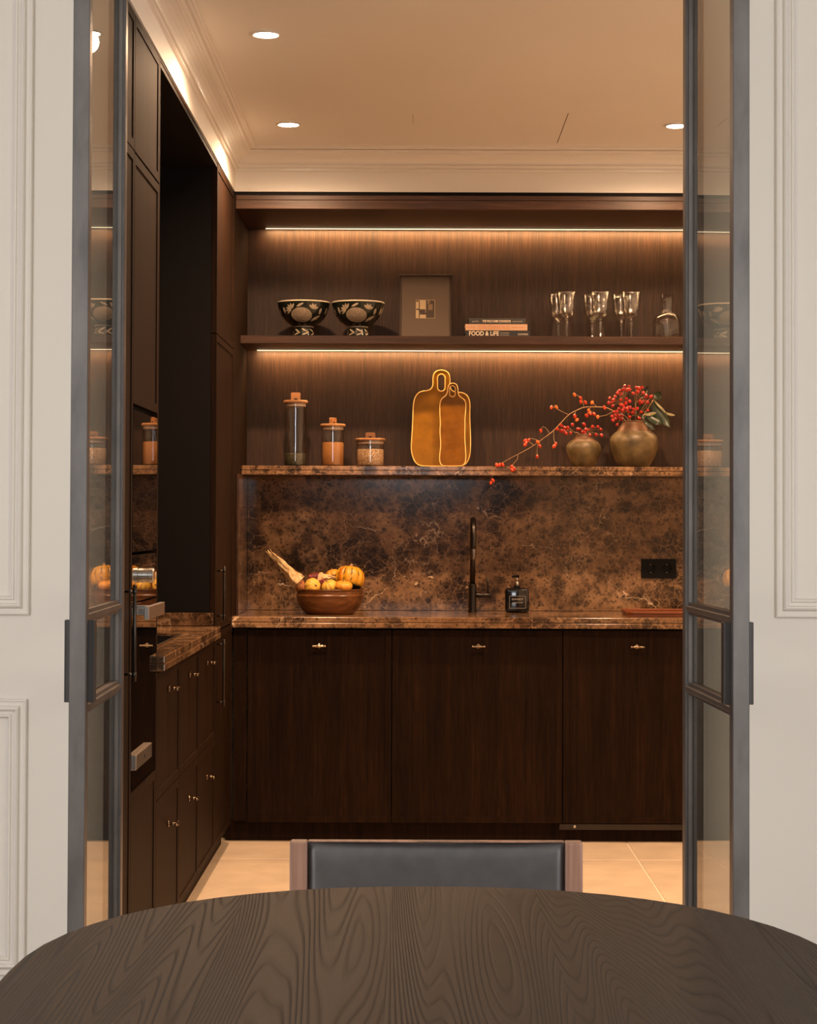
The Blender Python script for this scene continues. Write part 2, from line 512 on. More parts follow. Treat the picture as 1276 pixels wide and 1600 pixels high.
        dv = Vector(P((0, 0), d1)) - Vector(P((0, 0), d0))
        bmesh.ops.translate(t, vec=dv, verts=[e for e in geo['geom'] if isinstance(e, bmesh.types.BMVert)])
        bmesh.ops.recalc_face_normals(t, faces=t.faces[:])
        if bevel:
            es = [e for e in t.edges if len(e.link_faces) == 2 and e.calc_face_angle(0) > 1.0]
            bmesh.ops.bevel(t, geom=es, offset=bevel, segments=2, profile=0.5, affect='EDGES')
        self.merge(t)
        return self
    def build(self, name, mat, parent=None, recalc=True, smooth_angle=None, kind=None):
        if recalc:
            bmesh.ops.recalc_face_normals(self.bm, faces=self.bm.faces[:])
        me = bpy.data.meshes.new(name)
        if parent is not None:
            p = parent
            off = Vector((0, 0, 0))
            while p is not None:
                off += p.location
                p = p.parent
            bmesh.ops.translate(self.bm, vec=-off, verts=self.bm.verts[:])
        self.bm.to_mesh(me); self.bm.free()
        mats = mat if isinstance(mat, (list, tuple)) else [mat]
        for q in mats:
            me.materials.append(q)
        if smooth_angle:
            for p in me.polygons:
                p.use_smooth = True
            me.set_sharp_from_angle(angle=R(smooth_angle))
        o = bpy.data.objects.new(name, me)
        C.objects.link(o)
        if parent is not None:
            o.parent = parent
        if kind:
            o['kind'] = kind
        return o

def thing(name, label, cat, loc=(0, 0, 0), group=None):
    o = bpy.data.objects.new(name, None)
    o.empty_display_size = 0.05
    C.objects.link(o)
    o.location = loc
    o['label'], o['category'] = label, cat
    if group:
        o['group'] = group
    return o

def tag(o, label, cat, group=None):
    o['label'], o['category'] = label, cat
    if group:
        o['group'] = group
    return o

def struct(o):
    o['kind'] = 'structure'
    return o

def at_origin(o):
    """move a top-level mesh's origin to the foot of its bounds"""
    me = o.data
    xs = [v.co.x for v in me.vertices]; ys = [v.co.y for v in me.vertices]; zs = [v.co.z for v in me.vertices]
    off = Vector(((min(xs) + max(xs)) / 2, (min(ys) + max(ys)) / 2, min(zs)))
    me.transform(Matrix.Translation(-off))
    o.location = off
    return o

def smooth_closed(pts, it=2):
    for _ in range(it):
        out = []
        L = len(pts)
        for i in range(L):
            a, b = pts[i], pts[(i + 1) % L]
            out.append((a[0] * .75 + b[0] * .25, a[1] * .75 + b[1] * .25))
            out.append((a[0] * .25 + b[0] * .75, a[1] * .25 + b[1] * .75))
        pts = out
    return pts

def smooth_open(pts, it=2):
    pts = [Vector(p) for p in pts]
    for _ in range(it):
        out = [pts[0]]
        for a, b in zip(pts, pts[1:]):
            out.append(a * .75 + b * .25); out.append(a * .25 + b * .75)
        out.append(pts[-1])
        pts = out
    return pts

# ------------------------------------------------------------------ measurements of the place
XL = -0.746          # front plane of the left run
YB = 8.34            # front plane of the back run
YW = 8.95            # back wall
XR = 2.0             # right wall of the kitchen
CEIL = 2.842
CABTOP = 2.651
WALL_F, WALL_B = 5.06, 5.17   # dividing wall

# ------------------------------------------------------------------ room shell
def shell(name, boxes, mat, bev=0):
    mb = MB()
    for q in boxes:
        mb.box(*q, bevel=bev)
    return struct(mb.build(name, mat))

OX0, OX1, OH = -0.772, 0.714, 2.745
mb = MB()
mb.prism([(-2.8, 0), (OX0, 0), (OX0, OH), (OX1, OH), (OX1, 0), (2.8, 0), (2.8, 2.95), (-2.8, 2.95)], WALL_F, WALL_B)
struct(mb.build('wall_north', M['plaster']))
mb = MB()
mb.prism([(-2.9, 0), (2.9, 0), (2.9, 2.95), (-2.9, 2.95)], -3.1, -3.0, holes=[[(-.55, 1.91), (.55, 1.91), (.55, 2.75), (-.55, 2.75)]])
struct(mb.build('wall_south', M['dark_paint']))
for nm, xa, xb_ in (('wall_west', -2.9, -2.8), ('wall_east', 2.8, 2.9)):
    mb = MB()
    mb.prism([(-3.0, 0), (WALL_B, 0), (WALL_B, 2.95), (-3.0, 2.95)], xa, xb_, plane='yz', holes=[[(-1.05, .3), (1.85, .3), (1.85, 2.7), (-1.05, 2.7)]])
    struct(mb.build(nm, M['plaster']))
shell('ceiling', [(-2.9, 2.9, -3.0, WALL_B, 2.95, 3.05)], M['kitchen_plaster'])
shell('floor', [(-2.9, 2.9, -3.0, 5.10, -0.06, 0)], M['oak_floor'])

# kitchen shell
kfloor = shell('floor', [(-1.5, XR + .1, 5.10, 9.05, -0.06, -0.004)], M['grout'])
tile_me = None
gap = 0.0035
xs = [-1.5, -.933, -.033, .867, 1.767, XR]
ys = [5.10, 5.23, 6.13, 7.03, 7.93, 8.83, 9.0]
for i in range(len(xs) - 1):
    for j in range(len(ys) - 1):
        MB().box(xs[i] + gap, xs[i + 1] - gap, ys[j] + gap, ys[j + 1] - gap, -0.012, random.uniform(-0.0006, 0.0), bevel=0.0015).build('tile', M['tile'], kfloor)
shell('wall_back', [(-1.5, XR + .1, YW + .012, YW + .1, 0, CEIL)], M['kitchen_plaster'])
shell('wall_right', [(XR, XR + .1, WALL_B, 9.05, 0, CEIL)], M['kitchen_plaster'])
shell('wall_left', [(-1.5, -1.37, WALL_B, 9.05, 0, CEIL), (-1.38, XL - .004, WALL_B, 9.05, 2.667, CEIL)], M['kitchen_plaster'])
shell('wall_back_upper', [(XL - .01, XR, YB + .016, YW + .02, 2.667, CEIL)], M['kitchen_plaster']).name = 'wall_back_bulkhead'
kceil = shell('ceiling', [(-1.5, XR + .1, WALL_B, 9.05, CEIL, CEIL + .1)], M['kitchen_plaster'])
# access hatch in the ceiling, its hairline joint left open
for x_, y0_, y1_, w_ in ((-.017, 7.62, 7.80, .0006), (.565, 7.60, 8.19, .0014)):
    mb = MB()
    mb.box(x_ - w_, x_ + w_, y0_, y1_, CEIL - .0008, CEIL + .01)
    mb.build('hatch_joint', M['mat_board'], kceil)

# crown moulding swept round the kitchen, mitred at the corners
prof = [(0.0, 2.750), (.007, 2.750), (.011, 2.753), (.011, 2.758), (.007, 2.761), (.007, 2.764), (.016, 2.766), (.018, 2.771), (.016, 2.777), (.012, 2.779),
        (.016, 2.787), (.024, 2.797), (.035, 2.806), (.049, 2.812), (.056, 2.8135), (.056, 2.819), (.064, 2.8195), (.069, 2.823), (.069, 2.8285), (.064, 2.830),
        (.078, 2.831), (.082, 2.8345), (.0905, 2.835), (.0905, CEIL), (0.0, CEIL)]
def crown(name, a, b, nin, mat):
    """a, b: corners of the wall line; nin: inward normal; mitred 45 degrees at both ends"""
    d = (Vector(b) - Vector(a)).normalized()
    verts, faces = [], []
    for p, z in prof:
        for e, s in ((a, 1), (b, -1)):
            q = Vector(e) + Vector(nin) * p + d * p * s
            verts.append((q.x, q.y, z))
    L = len(prof)
    for i in range(L):
        j = (i + 1) % L
        faces.append((2 * i, 2 * i + 1, 2 * j + 1, 2 * j))
    faces.append(tuple(2 * i for i in range(L))); faces.append(tuple(2 * i + 1 for i in range(L)))
    mb = MB(); mb.add(verts, faces)
    return struct(mb.build(name, M['crown']))
XB, YBK = XL - .004, YB + .016
crown('trim_1', (XB, WALL_B), (XB, YBK), (1, 0), M['kitchen_plaster'])
crown('trim_2', (XB, YBK), (XR, YBK), (0, -1), M['kitchen_plaster'])
crown('trim_3', (XR, YBK), (XR, WALL_B), (-1, 0), M['kitchen_plaster'])
crown('trim_4', (XR, WALL_B), (XB, WALL_B), (0, 1), M['kitchen_plaster'])

# picture-frame mouldings on the dining side of the dividing wall
def panel_mould(name, x0, x1, z0, z1):
    pr = [(0, 0), (0, .009), (.004, .013), (.008, .013), (.012, .010), (.024, .010), (.030, .018), (.036, .021), (.042, .018), (.045, .009),
          (.056, .009), (.060, .014), (.066, .014), (.070, .008), (.072, 0)]
    verts, faces = [], []
    for w, h in pr:
        w *= .66
        for x, z in ((x0 + w, z0 + w), (x1 - w, z0 + w), (x1 - w, z1 - w), (x0 + w, z1 - w)):
            verts.append((x, WALL_F - h * .85, z))
    L = len(pr)
    for i in range(L - 1):
        for k in range(4):
            j = (k + 1) % 4
            faces.append((4 * i + k, 4 * i + j, 4 * i + 4 + j, 4 * i + 4 + k))
    mb = MB(); mb.add(verts, faces)
    return struct(mb.build(name, M['plaster']))
panel_mould('trim_5', -2.6, -.958, 1.075, 2.72)
panel_mould('trim_6', -2.6, -.962, .185, .867)
panel_mould('trim_7', .893, 2.6, 1.075, 2.72)
panel_mould('trim_8', 1.05, 2.6, .185, .867)
def baseboard(name, x0, x1):
    mb = MB()
    mb.prism([(WALL_F, 0), (WALL_F - .016, 0), (WALL_F - .016, .10), (WALL_F - .011, .112), (WALL_F - .006, .12), (WALL_F, .125)], x0, x1, plane='yz')
    struct(mb.build(name, M['plaster']))
baseboard('baseboard_left', -2.8, -.83)
baseboard('baseboard_right', .77, 2.8)

# steel lining of the opening
mb = MB()
mb.prism([(OX0, 0), (OX0, OH), (OX1, OH), (OX1, 0), (OX1 - .026, 0), (OX1 - .026, OH - .026), (OX0 + .026, OH - .026), (OX0 + .026, 0)], WALL_F - .004, WALL_B + .004)
o = struct(mb.build('trim_9', M['door_steel']))

# ------------------------------------------------------------------ glazed steel doors
def glass_door(name, xc, theta, label):
    L, T, S, H0, H1 = 0.648, 0.036, 0.040, 0.012, 2.705
    yh = 5.036
    root = thing(name, label, 'door', (xc, yh, 0))
    root['kind'] = 'structure'
    y0, y1 = yh - L, yh
    MB().box(xc - T/2, xc + T/2, y0, y0 + S, H0, H1, bevel=.0015).build('stile', M['door_steel'], root)
    MB().box(xc - T/2, xc + T/2, y1 - S, y1, H0, H1, bevel=.0015).build('stile', M['door_steel'], root)
    MB().box(xc - T/2, xc + T/2, y0 + S, y1 - S, H0, H0 + S, bevel=.001).build('rail', M['door_steel'], root)
    MB().box(xc - T/2, xc + T/2, y0 + S, y1 - S, H1 - S, H1, bevel=.001).build('rail', M['door_steel'], root)
    zb = [(.898, .910), (1.094, 1.106)]
    for a, b in zb:
        MB().box(xc - T/2 + .001, xc + T/2 - .001, y0 + S, y1 - S, a, b, bevel=.0008).build('glazing_bar', M['door_steel'], root)
    for a, b in ((H0 + S, zb[0][0]), (zb[0][1], zb[1][0]), (zb[1][1], H1 - S)):
        pane = MB().box(xc - .003, xc + .003, y0 + S, y1 - S, a, b).build('pane', M['pane'], root)
        mb = MB()
        for s in (-1, 1):
            q = [(y0 + S, a), (y1 - S, a), (y1 - S, b), (y0 + S, b)]
            w = .009
            h = [(y0 + S + w, a + w), (y1 - S - w, a + w), (y1 - S - w, b - w), (y0 + S + w, b - w)]
            x0, x1 = (xc + .003, xc + .011) if s > 0 else (xc - .011, xc - .003)
            mb.prism(q, x0, x1, plane='yz', holes=[h])
        mb.build('glazing_bead', M['door_steel'], root)
    for s in (-1, 1):                      # a flat pull on each face of the leading stile
        f = xc + s * T/2
        h = MB()
        xa, xb = sorted((f, f + s * .013))
        h.box(xa, xb, y0 + .028, y0 + .034, .916, 1.094, bevel=.0008)
        xa, xb = sorted((f + s * .010, f + s * .0145))
        h.box(xa, xb, y0 + .028, y0 + .060, .916, 1.094, bevel=.0008)
        h.build('pull_handle', M['black_steel'] if 'black_steel' in M else M['door_steel'], root)
    for z in (.25, 1.35, 2.45):
        MB().cyl((xc, y1 + .012, 0), .008, z, z + .09, 'z', 12).build('hinge', M['door_steel'], root)
    root.rotation_euler = (0, 0, theta)
    return root
glass_door('door_1', -.738, .016, 'left leaf of the black steel glazed double door, swung open on the side of the ovens')
glass_door('door_2', .677, .037, 'right leaf of the black steel glazed double door, swung open on the side of the sockets')

# ------------------------------------------------------------------ joinery helpers
FW = 0.026
def front_x(name, y0, y1, z0, z1, root, mat=None, g=.0018):
    """shaker front facing +X in the plane of the left run"""
    mat = mat or M['wood']
    y0, y1, z0, z1 = y0 + g, y1 - g, z0 + g, z1 - g
    mb = MB()
    mb.prism([(y0, z0), (y1, z0), (y1, z1), (y0, z1)], XL - .020, XL, plane='yz',
             holes=[[(y0 + FW, z0 + FW), (y1 - FW, z0 + FW), (y1 - FW, z1 - FW), (y0 + FW, z1 - FW)]], bevel=.0008)
    d = mb.build(name, mat, root)
    MB().box(XL - .018, XL - .0032, y0 + FW - .002, y1 - FW + .002, z0 + FW - .002, z1 - FW + .002).build('panel', mat, d)
    return d

def front_y(name, x0, x1, z0, z1, root, mat=None, g=.0018):
    mat = mat or M['wood']
    x0, x1, z0, z1 = x0 + g, x1 - g, z0 + g, z1 - g
    mb = MB()
    mb.prism([(x0, z0), (x1, z0), (x1, z1), (x0, z1)], YB, YB + .020,
             holes=[[(x0 + FW, z0 + FW), (x1 - FW, z0 + FW), (x1 - FW, z1 - FW), (x0 + FW, z1 - FW)]], bevel=.0008)
    d = mb.build(name, mat, root)
    MB().box(x0 + FW - .002, x1 - FW + .002, YB + .0035, YB + .018, z0 + FW - .002, z1 - FW + .002).build('panel', mat, d)
    return d

def t_knob_x(y, z, parent):
    mb = MB()
    mb.cyl((0, y, z), .010, XL - .001, XL + .004, 'x', 16, .001)
    mb.cyl((0, y, z), .0042, XL + .003, XL + .026, 'x', 12)
    mb.lathe([(0, -.026), (.005, -.026), (.0052, -.020), (.0042, -.018), (.0058, -.006), (.0062, 0), (.0058, .006), (.0042, .018), (.0052, .020), (.005, .026), (0, .026)], 12, (XL + .027, y, z), 'y')
    mb.build('knob', M['brass'], parent)

def t_knob_y(x, z, parent, mat=None):
    mb = MB()
    mb.cyl((x, 0, z), .010, YB - .004, YB + .001, 'y', 16, .001)
    mb.cyl((x, 0, z), .0042, YB - .026, YB - .003, 'y', 12)
    mb.lathe([(0, -.029), (.0045, -.029), (.005, -.023), (.0038, -.020), (.0058, -.007), (.0066, 0), (.0058, .007), (.0038, .020), (.005, .023), (.0045, .029), (0, .029)], 12, (x, YB - .027, z), 'x')
    mb.build('knob', mat or M['brass'], parent)

def bar_handle_x(y, z0, z1, parent):
    mb = MB()
    mb.cyl((XL + .026, y, 0), .0048, z0, z1, 'z', 14, .001)
    for z in (z0 + .018, z1 - .018):
        mb.cyl((0, y, z), .0034, XL - .001, XL + .027, 'x', 10)
        mb.cyl((XL + .026, y, 0), .0064, z - .006, z + .006, 'z', 14, .001)
    mb.build('bar_handle', M['black_metal'], parent)

def carcass_x(y0, y1, z0, z1, root, mat=None):
    return MB().box(-1.365, XL - .021, y0 + .001, y1 - .001, z0, z1).build('carcass', mat or M['laminate'], root)

PL = 0.085      # plinth height
# ------------------------------------------------------------------ left run
Y0, Y1, Y2, Y3, Y4 = 5.19, 5.355, 5.886, 7.58, 8.285
t = thing('tall_cabinet', 'narrow tall dark oak cabinet with a long bar handle, between glass door and ovens', 'cabinet', (-1.06, 5.27, 0))
carcass_x(Y0, Y1, PL, CABTOP, t)
d = front_x('door', Y0, Y1, PL, 2.285, t)
bar_handle_x(5.222, .898, 1.146, d)
front_x('upper_door', Y0, Y1, 2.285, CABTOP, t)
MB().box(-1.36, XL - .04, Y0, Y1, 0, PL).build('plinth', M['wood'], t)

t = thing('upper_cabinet', 'two-door dark oak cabinet directly above the two black built-in ovens', 'cabinet', (-1.06, 5.62, 1.615))
MB().box(-1.365, XL - .021, Y1 + .002, Y2 - .021, 1.615, CABTOP).build('carcass', M['laminate'], t)
front_x('upper_door', Y1, Y2 - .020, 2.285, CABTOP, t)
front_x('lower_door', Y1, Y2 - .020, 1.618, 2.282, t)
t = thing('drawer_cabinet', 'dark oak drawer cabinet directly below the two black built-in ovens', 'cabinet', (-1.06, 5.62, 0))
MB().box(-1.365, XL - .021, Y1 + .002, Y2 - .021, PL, .595).build('carcass', M['laminate'], t)
d = front_x('drawer', Y1, Y2 - .020, PL, .595, t)
MB().box(-1.36, XL - .04, Y1, Y2, 0, PL).build('plinth', M['wood'], t)
t = thing('end_panel', 'tall dark oak end panel between the ovens and the open niche', 'panel', (-1.06, Y2 - .01, PL))
MB().box(-1.365, XL, Y2 - .019, Y2 - .001, PL, CABTOP, bevel=.001).build('board', M['wood'], t)
Ya, Yb = Y1 + .004, Y2 - .024
t = thing('compact_oven', 'black glass compact oven, upper of the two built-in ovens in the tall cabinet', 'oven', (-1.06, 5.62, 1.225))
MB().box(-1.30, XL - .022, Y1 + .022, Y2 - .022, 1.228, 1.608).build('housing', M['laminate'], t)
MB().box(XL - .021, XL, Ya, Yb, 1.226, 1.606, bevel=.0015).build('glass_front', M['black_glass'], t)
t = thing('oven', 'black glass oven with steel knob and bar handle, lower of the two built-in ovens', 'oven', (-1.06, 5.62, .60))
MB().box(-1.30, XL - .022, Y1 + .022, Y2 - .022, .60, 1.216).build('housing', M['laminate'], t)
MB().box(XL - .021, XL, Ya, Yb, 1.092, 1.218, bevel=.0015).build('control_panel', M['black_glass'], t)
dr = MB().box(XL - .021, XL, Ya, Yb, .600, 1.089, bevel=.0015).build('oven_door', M['black_glass'], t)
mb = MB()
mb.lathe([(0, 0), (.0195, 0), (.0195, .013), (.018, .0135), (.018, .0145), (.0205, .015), (.0205, .027), (.019, .0285), (0, .0285)], 32, (XL, 5.585, 1.160), 'x')
mb.build('control_knob', M['steel'], t, smooth_angle=30)
mb = MB()
mb.box(XL + .031, XL + .044, 5.365, 5.70, 1.049, 1.083, bevel=.0012)
for yy in (5.43, 5.63):
    mb.box(XL - .001, XL + .034, yy, yy + .012, 1.058, 1.076, bevel=.001)
mb.build('oven_handle', M['steel'], dr)
pl = MB().box(XL - .002, XL + .012, 5.372, 5.690, .652, .692, bevel=.0015).build('steel_plate', M['steel'], dr)
mb = MB()
mb.box(XL + .0119, XL + .0124, 5.525, 5.548, .667, .677)
mb.build('badge', M['book_black'], t)

# base units of the left run, with two drawers each
labs = ['two-drawer dark oak base unit directly beside the ovens', 'two-drawer dark oak base unit, middle one under the short marble worktop',
        'two-drawer dark oak base unit directly beside the tall fridge cabinet']
w = (Y3 - Y2) / 3
for i in range(3):
    a, bq = Y2 + i * w, Y2 + (i + 1) * w
    t = thing('base_cabinet', labs[i], 'cabinet', (-1.06, (a + bq) / 2, 0), 'drawer units of the left run')
    carcass_x(a, bq, PL, .872, t)
    for z0, z1, zk in ((.50, .872, .803), (PL, .50, .395)):
        d = front_x('drawer', a, bq, z0, z1, t)
        t_knob_x((a + bq) / 2, zk, d)
    MB().box(-1.36, XL - .04, a, bq, 0, PL).build('plinth', M['wood'], t)

t = thing('fridge_cabinet', 'tall dark oak cabinet with two stacked bar handles in the corner by the marble worktop', 'cabinet', (-1.06, 7.93, 0))
MB().box(-1.365, XL - .021, Y3 + .002, Y3 + .020, PL, CABTOP).build('side_panel', M['laminate'], t)
MB().box(-1.365, XL - .021, Y3 + .02, Y4, PL, CABTOP).build('carcass', M['laminate'], t)
front_x('upper_door', Y3, Y4, 2.01, CABTOP, t)
d = front_x('door', Y3, Y4, .895, 2.01, t)
bar_handle_x(7.66, .935, 1.14, d)
d = front_x('door', Y3, Y4, PL, .892, t)
bar_handle_x(7.66, .612, .865, d)
MB().box(-1.36, XL - .04, Y3, Y4, 0, PL).build('plinth', M['wood'], t)

# open niche over the short worktop
t = thing('niche_lining', 'near-black lining of the tall open niche over the short marble worktop', 'panel', (-1.06, 6.73, .92))
MB().box(-1.365, -1.345, Y2, Y3, .92, 2.63).build('back_panel', M['laminate'], t)
MB().box(-1.365, XL - .002, Y2, Y3 - .001, 2.631, 2.645).build('top_panel', M['laminate'], t)
MB().box(-1.365, XL, Y2 + .001, Y3 - .001, 2.6455, CABTOP).build('fascia', M['wood'], t)
t = thing('shadow_gap_strip', 'thin black recessed strip between cabinet tops and white plaster', 'trim', (-1.06, 6.8, CABTOP))
t['kind'] = 'structure'
MB().box(-1.365, XL - .012, Y0, YB, CABTOP + .0005, 2.6665).build('strip', M['laminate'], t)
MB().box(XL - .01, XR - .002, YB + .020, YW, CABTOP + .0005, 2.6665).build('strip', M['laminate'], t)

def slab(mb, x0, x1, y0, y1, zt, th=.045):
    h = th / 2
    mb.box(x0, x1, y0, y1, zt - h + .0012, zt, bevel=.003, seg=2)
    mb.box(x0, x1, y0, y1, zt - th, zt - h - .0012, bevel=.003, seg=2)
    mb.box(x0 + .004, x1 - .004, y0 + .004, y1 - .004, zt - th + .004, zt - .004)

t = thing('worktop', 'short brown marble worktop in the dark niche beside the ovens', 'worktop', (-1.04, 6.73, .875))
mb = MB(); slab(mb, -1.343, XL + .022, Y2 + .003, Y3 - .002, .92)
mb.build('slab', M['marble_edge'], t)
MB().box(-1.343, XL - .006, Y3 - .022, Y3 - .002, .921, .969, bevel=.0015).build('upstand', M['marble_edge'], t)
MB().box(-1.343, -1.323, Y2 + .003, Y3 - .023, .921, .969, bevel=.0015).build('upstand', M['marble_edge'], t)
t = thing('cooktop', 'black glass cooktop set in the short marble worktop', 'cooktop', (-1.02, 6.55, .92))
MB().box(-1.27, -.80, 6.10, 6.95, .9203, .926, bevel=.0015).build('glass_plate', M['black_glass'], t)
MB().box(-.802, -.797, 6.10, 6.95, .9203, .927, bevel=.001).build('steel_edge', M['black_metal'], t)

# ------------------------------------------------------------------ back run
XA = -.688
t = thing('corner_post', 'narrow dark oak filler post in the corner beside the first base cabinet', 'panel', ((XL + XA) / 2, YB, 0))
MB().box(XL + .002, XA - .002, YB + .001, YB + .02, PL, .872, bevel=.001).build('post', M['wood'], t)
labs = ['dark oak base cabinet with a bright brass pull, under the fruit bowl', 'wide dark oak base cabinet under the tap and soap bottle',
        'dark oak base cabinet under the double socket', 'dark oak base cabinet at the far right end of the marble worktop']
xb = [XA, -.097, .602, 1.25, XR - .002]
for i in range(4):
    t = thing('base_cabinet', labs[i], 'cabinet', ((xb[i] + xb[i + 1]) / 2, 8.6, 0), 'base cabinets of the back run')
    MB().box(xb[i] + .001, xb[i + 1] - .001, YB + .021, YW - .005, PL, .872).build('carcass', M['laminate'], t)
    d = front_y('door', xb[i], xb[i + 1], .078, .868, t)
    t_knob_y([-.395, .256, .905, 1.6][i], .801, d, M['brass_bright'] if i == 0 else None)
    if i == 2:
        mb = MB(); mb.box(xb[i] - .012, xb[i + 1] - .02, YB + .008, YB + .020, .052, .0765, bevel=.001)
        mb.build('metal_base_rail', M['black_metal'], t)
        MB().cyl((xb[i] + .05, 0, .066), .006, YB + .003, YB + .010, 'y', 12).build('adjusting_screw', M['steel'], t)
t = thing('plinth', 'long dark oak plinth at the foot of the back cabinets', 'plinth', (.6, 8.4, 0))
MB().box(XL - .03, XR - .002, YB + .040, YB + .056, .001, PL - .001).build('board', M['wood'], t)

t = thing('worktop', 'long brown marble worktop under the tap and the fruit bowl', 'worktop', (.6, 8.6, .875))
mb = MB(); slab(mb, XL - .004, XR - .003, 8.305, YW - .016, .92)
mb.build('slab', M['marble_edge'], t)
t = thing('splashback', 'brown marble splashback with dark blotches and pale veins behind the tap', 'splashback', (.6, YW, .92))
MB().box(XL + .008, XR - .003, YW - .014, YW + .004, .9215, 1.506).build('slab', M['marble'], t)
MB().box(XL + .001, XL + .007, 8.47, YW - .002, .9215, 1.506).build('return_slab', M['marble'], t)
t = thing('side_panel', 'dark oak side panel closing the shelf niche beside the tall fridge cabinet', 'panel', (XL - .01, 8.62, .92))
MB().box(XL - .021, XL, Y4 + .004, YW + .010, .9215, CABTOP, bevel=.001).build('board', M['wood'], t)
MB().box(XL + .0005, XL + .0085, 8.452, 8.469, .9215, 1.506, bevel=.001).build('edge_strip', M['wood_x'], t)
t = thing('marble_shelf', 'long brown marble shelf holding the jars, boards and vases', 'shelf', (.6, 8.8, 1.507))
mb = MB(); slab(mb, XL + .001, XR - .003, 8.66, YW - .002, 1.546, .039)
mb.build('slab', M['marble_edge'], t)
t = thing('wooden_shelf', 'long dark oak shelf holding the bowls, books and glasses', 'shelf', (.6, 8.77, 2.061))
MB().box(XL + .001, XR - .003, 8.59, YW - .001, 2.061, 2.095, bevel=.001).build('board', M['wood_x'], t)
t = thing('back_panel', 'dark oak veneer back panel behind the shelves, glowing under the light strips', 'panel', (.6, YW, 1.55))
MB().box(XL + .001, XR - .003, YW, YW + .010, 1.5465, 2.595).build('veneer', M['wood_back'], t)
t = thing('pelmet', 'deep dark oak pelmet over the shelves carrying the top light strip', 'pelmet', (.6, 8.6, 2.596))
MB().box(XL + .001, XR - .003, YB + .020, YW + .010, 2.596, 2.650).build('soffit_board', M['wood_x'], t)
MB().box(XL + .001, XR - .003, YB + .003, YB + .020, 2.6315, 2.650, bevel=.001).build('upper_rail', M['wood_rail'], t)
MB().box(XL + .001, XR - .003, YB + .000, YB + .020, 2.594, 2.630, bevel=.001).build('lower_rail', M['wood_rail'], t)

def led(name, label, x0, x1, y, z):
    t = thing(name, label, 'light', ((x0 + x1) / 2, y, z - .004))
    mb = MB()
    mb.box(x0, x1, y - .009, y + .009, z - .0022, z - .0002)
    mb.box(x0, x1, y - .0090, y - .0070, z - .0062, z - .0022)
    mb.build('channel', M['steel'], t)
    MB().box(x0 + .002, x1 - .002, y - .004, y + .004, z - .0030, z - .0023).build('diffuser', M['led'], t)
    MB().box(x0 + .002, x1 - .002, y - .0098, y - .0091, z - .0050, z - .0022).build('opal_edge', M['led_edge'], t)
led('led_strip', 'thin warm light strip under the dark oak pelmet', -.665, XR - .05, 8.912, 2.596)
led('led_strip', 'thin warm light strip under the wooden shelf', -.700, XR - .05, 8.912, 2.061)

# recessed ceiling lights
def downlight(x, y, label):
    t = thing('ceiling_light', label, 'light', (x, y, CEIL), 'recessed kitchen ceiling lights')
    mb = MB()
    mb.lathe([(.040, -.0005), (.047, -.001), (.049, -.004), (.047, -.006), (.041, -.006), (.036, -.003), (.036, -.0005)], 36, (x, y, CEIL))
    mb.build('ring', M['white'], t)
    MB().lathe([(0, -.0040), (.038, -.0040), (.038, -.002), (0, -.002)], 36, (x, y, CEIL)).build('lens', M['lamp'], t)
    d = bpy.data.lights.new('spot', 'SPOT')
    d.energy, d.color, d.spot_size, d.spot_blend, d.shadow_soft_size = SPOT_ENERGY, SPOT_COL, R(164), .9, .035
    o = bpy.data.objects.new('spot', d); C.objects.link(o)
    o.parent = t; o.location = (0, 0, -.03)
downlight(-.477, 6.37, 'round recessed ceiling light above the cooktop niche, left one nearer the doorway')
downlight(-.497, 7.82, 'round recessed ceiling light in the back left corner of the kitchen ceiling')
downlight(1.0, 6.37, 'round recessed ceiling light hidden by the right door post')
downlight(1.0, 7.82, 'round recessed ceiling light just beside the right door, in front of the glasses')

# ------------------------------------------------------------------ things on the wooden shelf
SURVEY_F, SURVEY_X, SURVEY_Y = 3180.0, 650.0, 815.0    # constants of the survey the sizes were taken from
SH2, SH1, CT = 2.0953, 1.5463, 0.9203
def px2(px, py, y):
    """photo measurement to metres at depth y (x, z)"""
    return ((px - SURVEY_X) * y / SURVEY_F, 1.31 + (SURVEY_Y - py) * y / SURVEY_F)

def rz(prof, z):
    for (r0, z0), (r1, z1) in zip(prof, prof[1:]):
        if z0 <= z <= z1 and z1 > z0:
            return r0 + (r1 - r0) * (z - z0) / (z1 - z0)
    return prof[-1][0]

BP = [(.045, 0), (.047, .004), (.046, .012), (.041, .030), (.039, .042), (.040, .047), (.042, .049), (.055, .056), (.074, .070), (.090, .088), (.102, .110), (.109, .132), (.112, .150)]
def motif(mb, outline, cx, y, z0, rot, off=.0012):
    """a raised slip patch laid on the bowl's outer surface; outline in metres (dx, z) seen from the front"""
    ox = sum(p[0] for p in outline) / len(outline); oz = sum(p[1] for p in outline) / len(outline)
    rings = [[(ox, oz)]]
    for k in (.33, .66, 1.0):
        rings.append([(ox + (p[0] - ox) * k, oz + (p[1] - oz) * k) for p in outline])
    def P(p, o):
        r = rz(BP, p[1])
        a = math.asin(max(-.98, min(.98, p[0] / r))) + rot
        return (cx + (r + o) * math.sin(a), y - (r + o) * math.cos(a), z0 + p[1])
    n = len(outline)
    verts = [P(rings[0][0], off)] + [P(p, off if i < 2 else off * .3) for i, rg in enumerate(rings[1:]) for p in rg]
    faces = [(0, 1 + i, 1 + (i + 1) % n) for i in range(n)]
    for k in range(2):
        for i in range(n):
            j = (i + 1) % n
            faces.append((1 + k * n + i, 1 + k * n + j, 1 + (k + 1) * n + j, 1 + (k + 1) * n + i))
    mb.add(verts, faces, True)

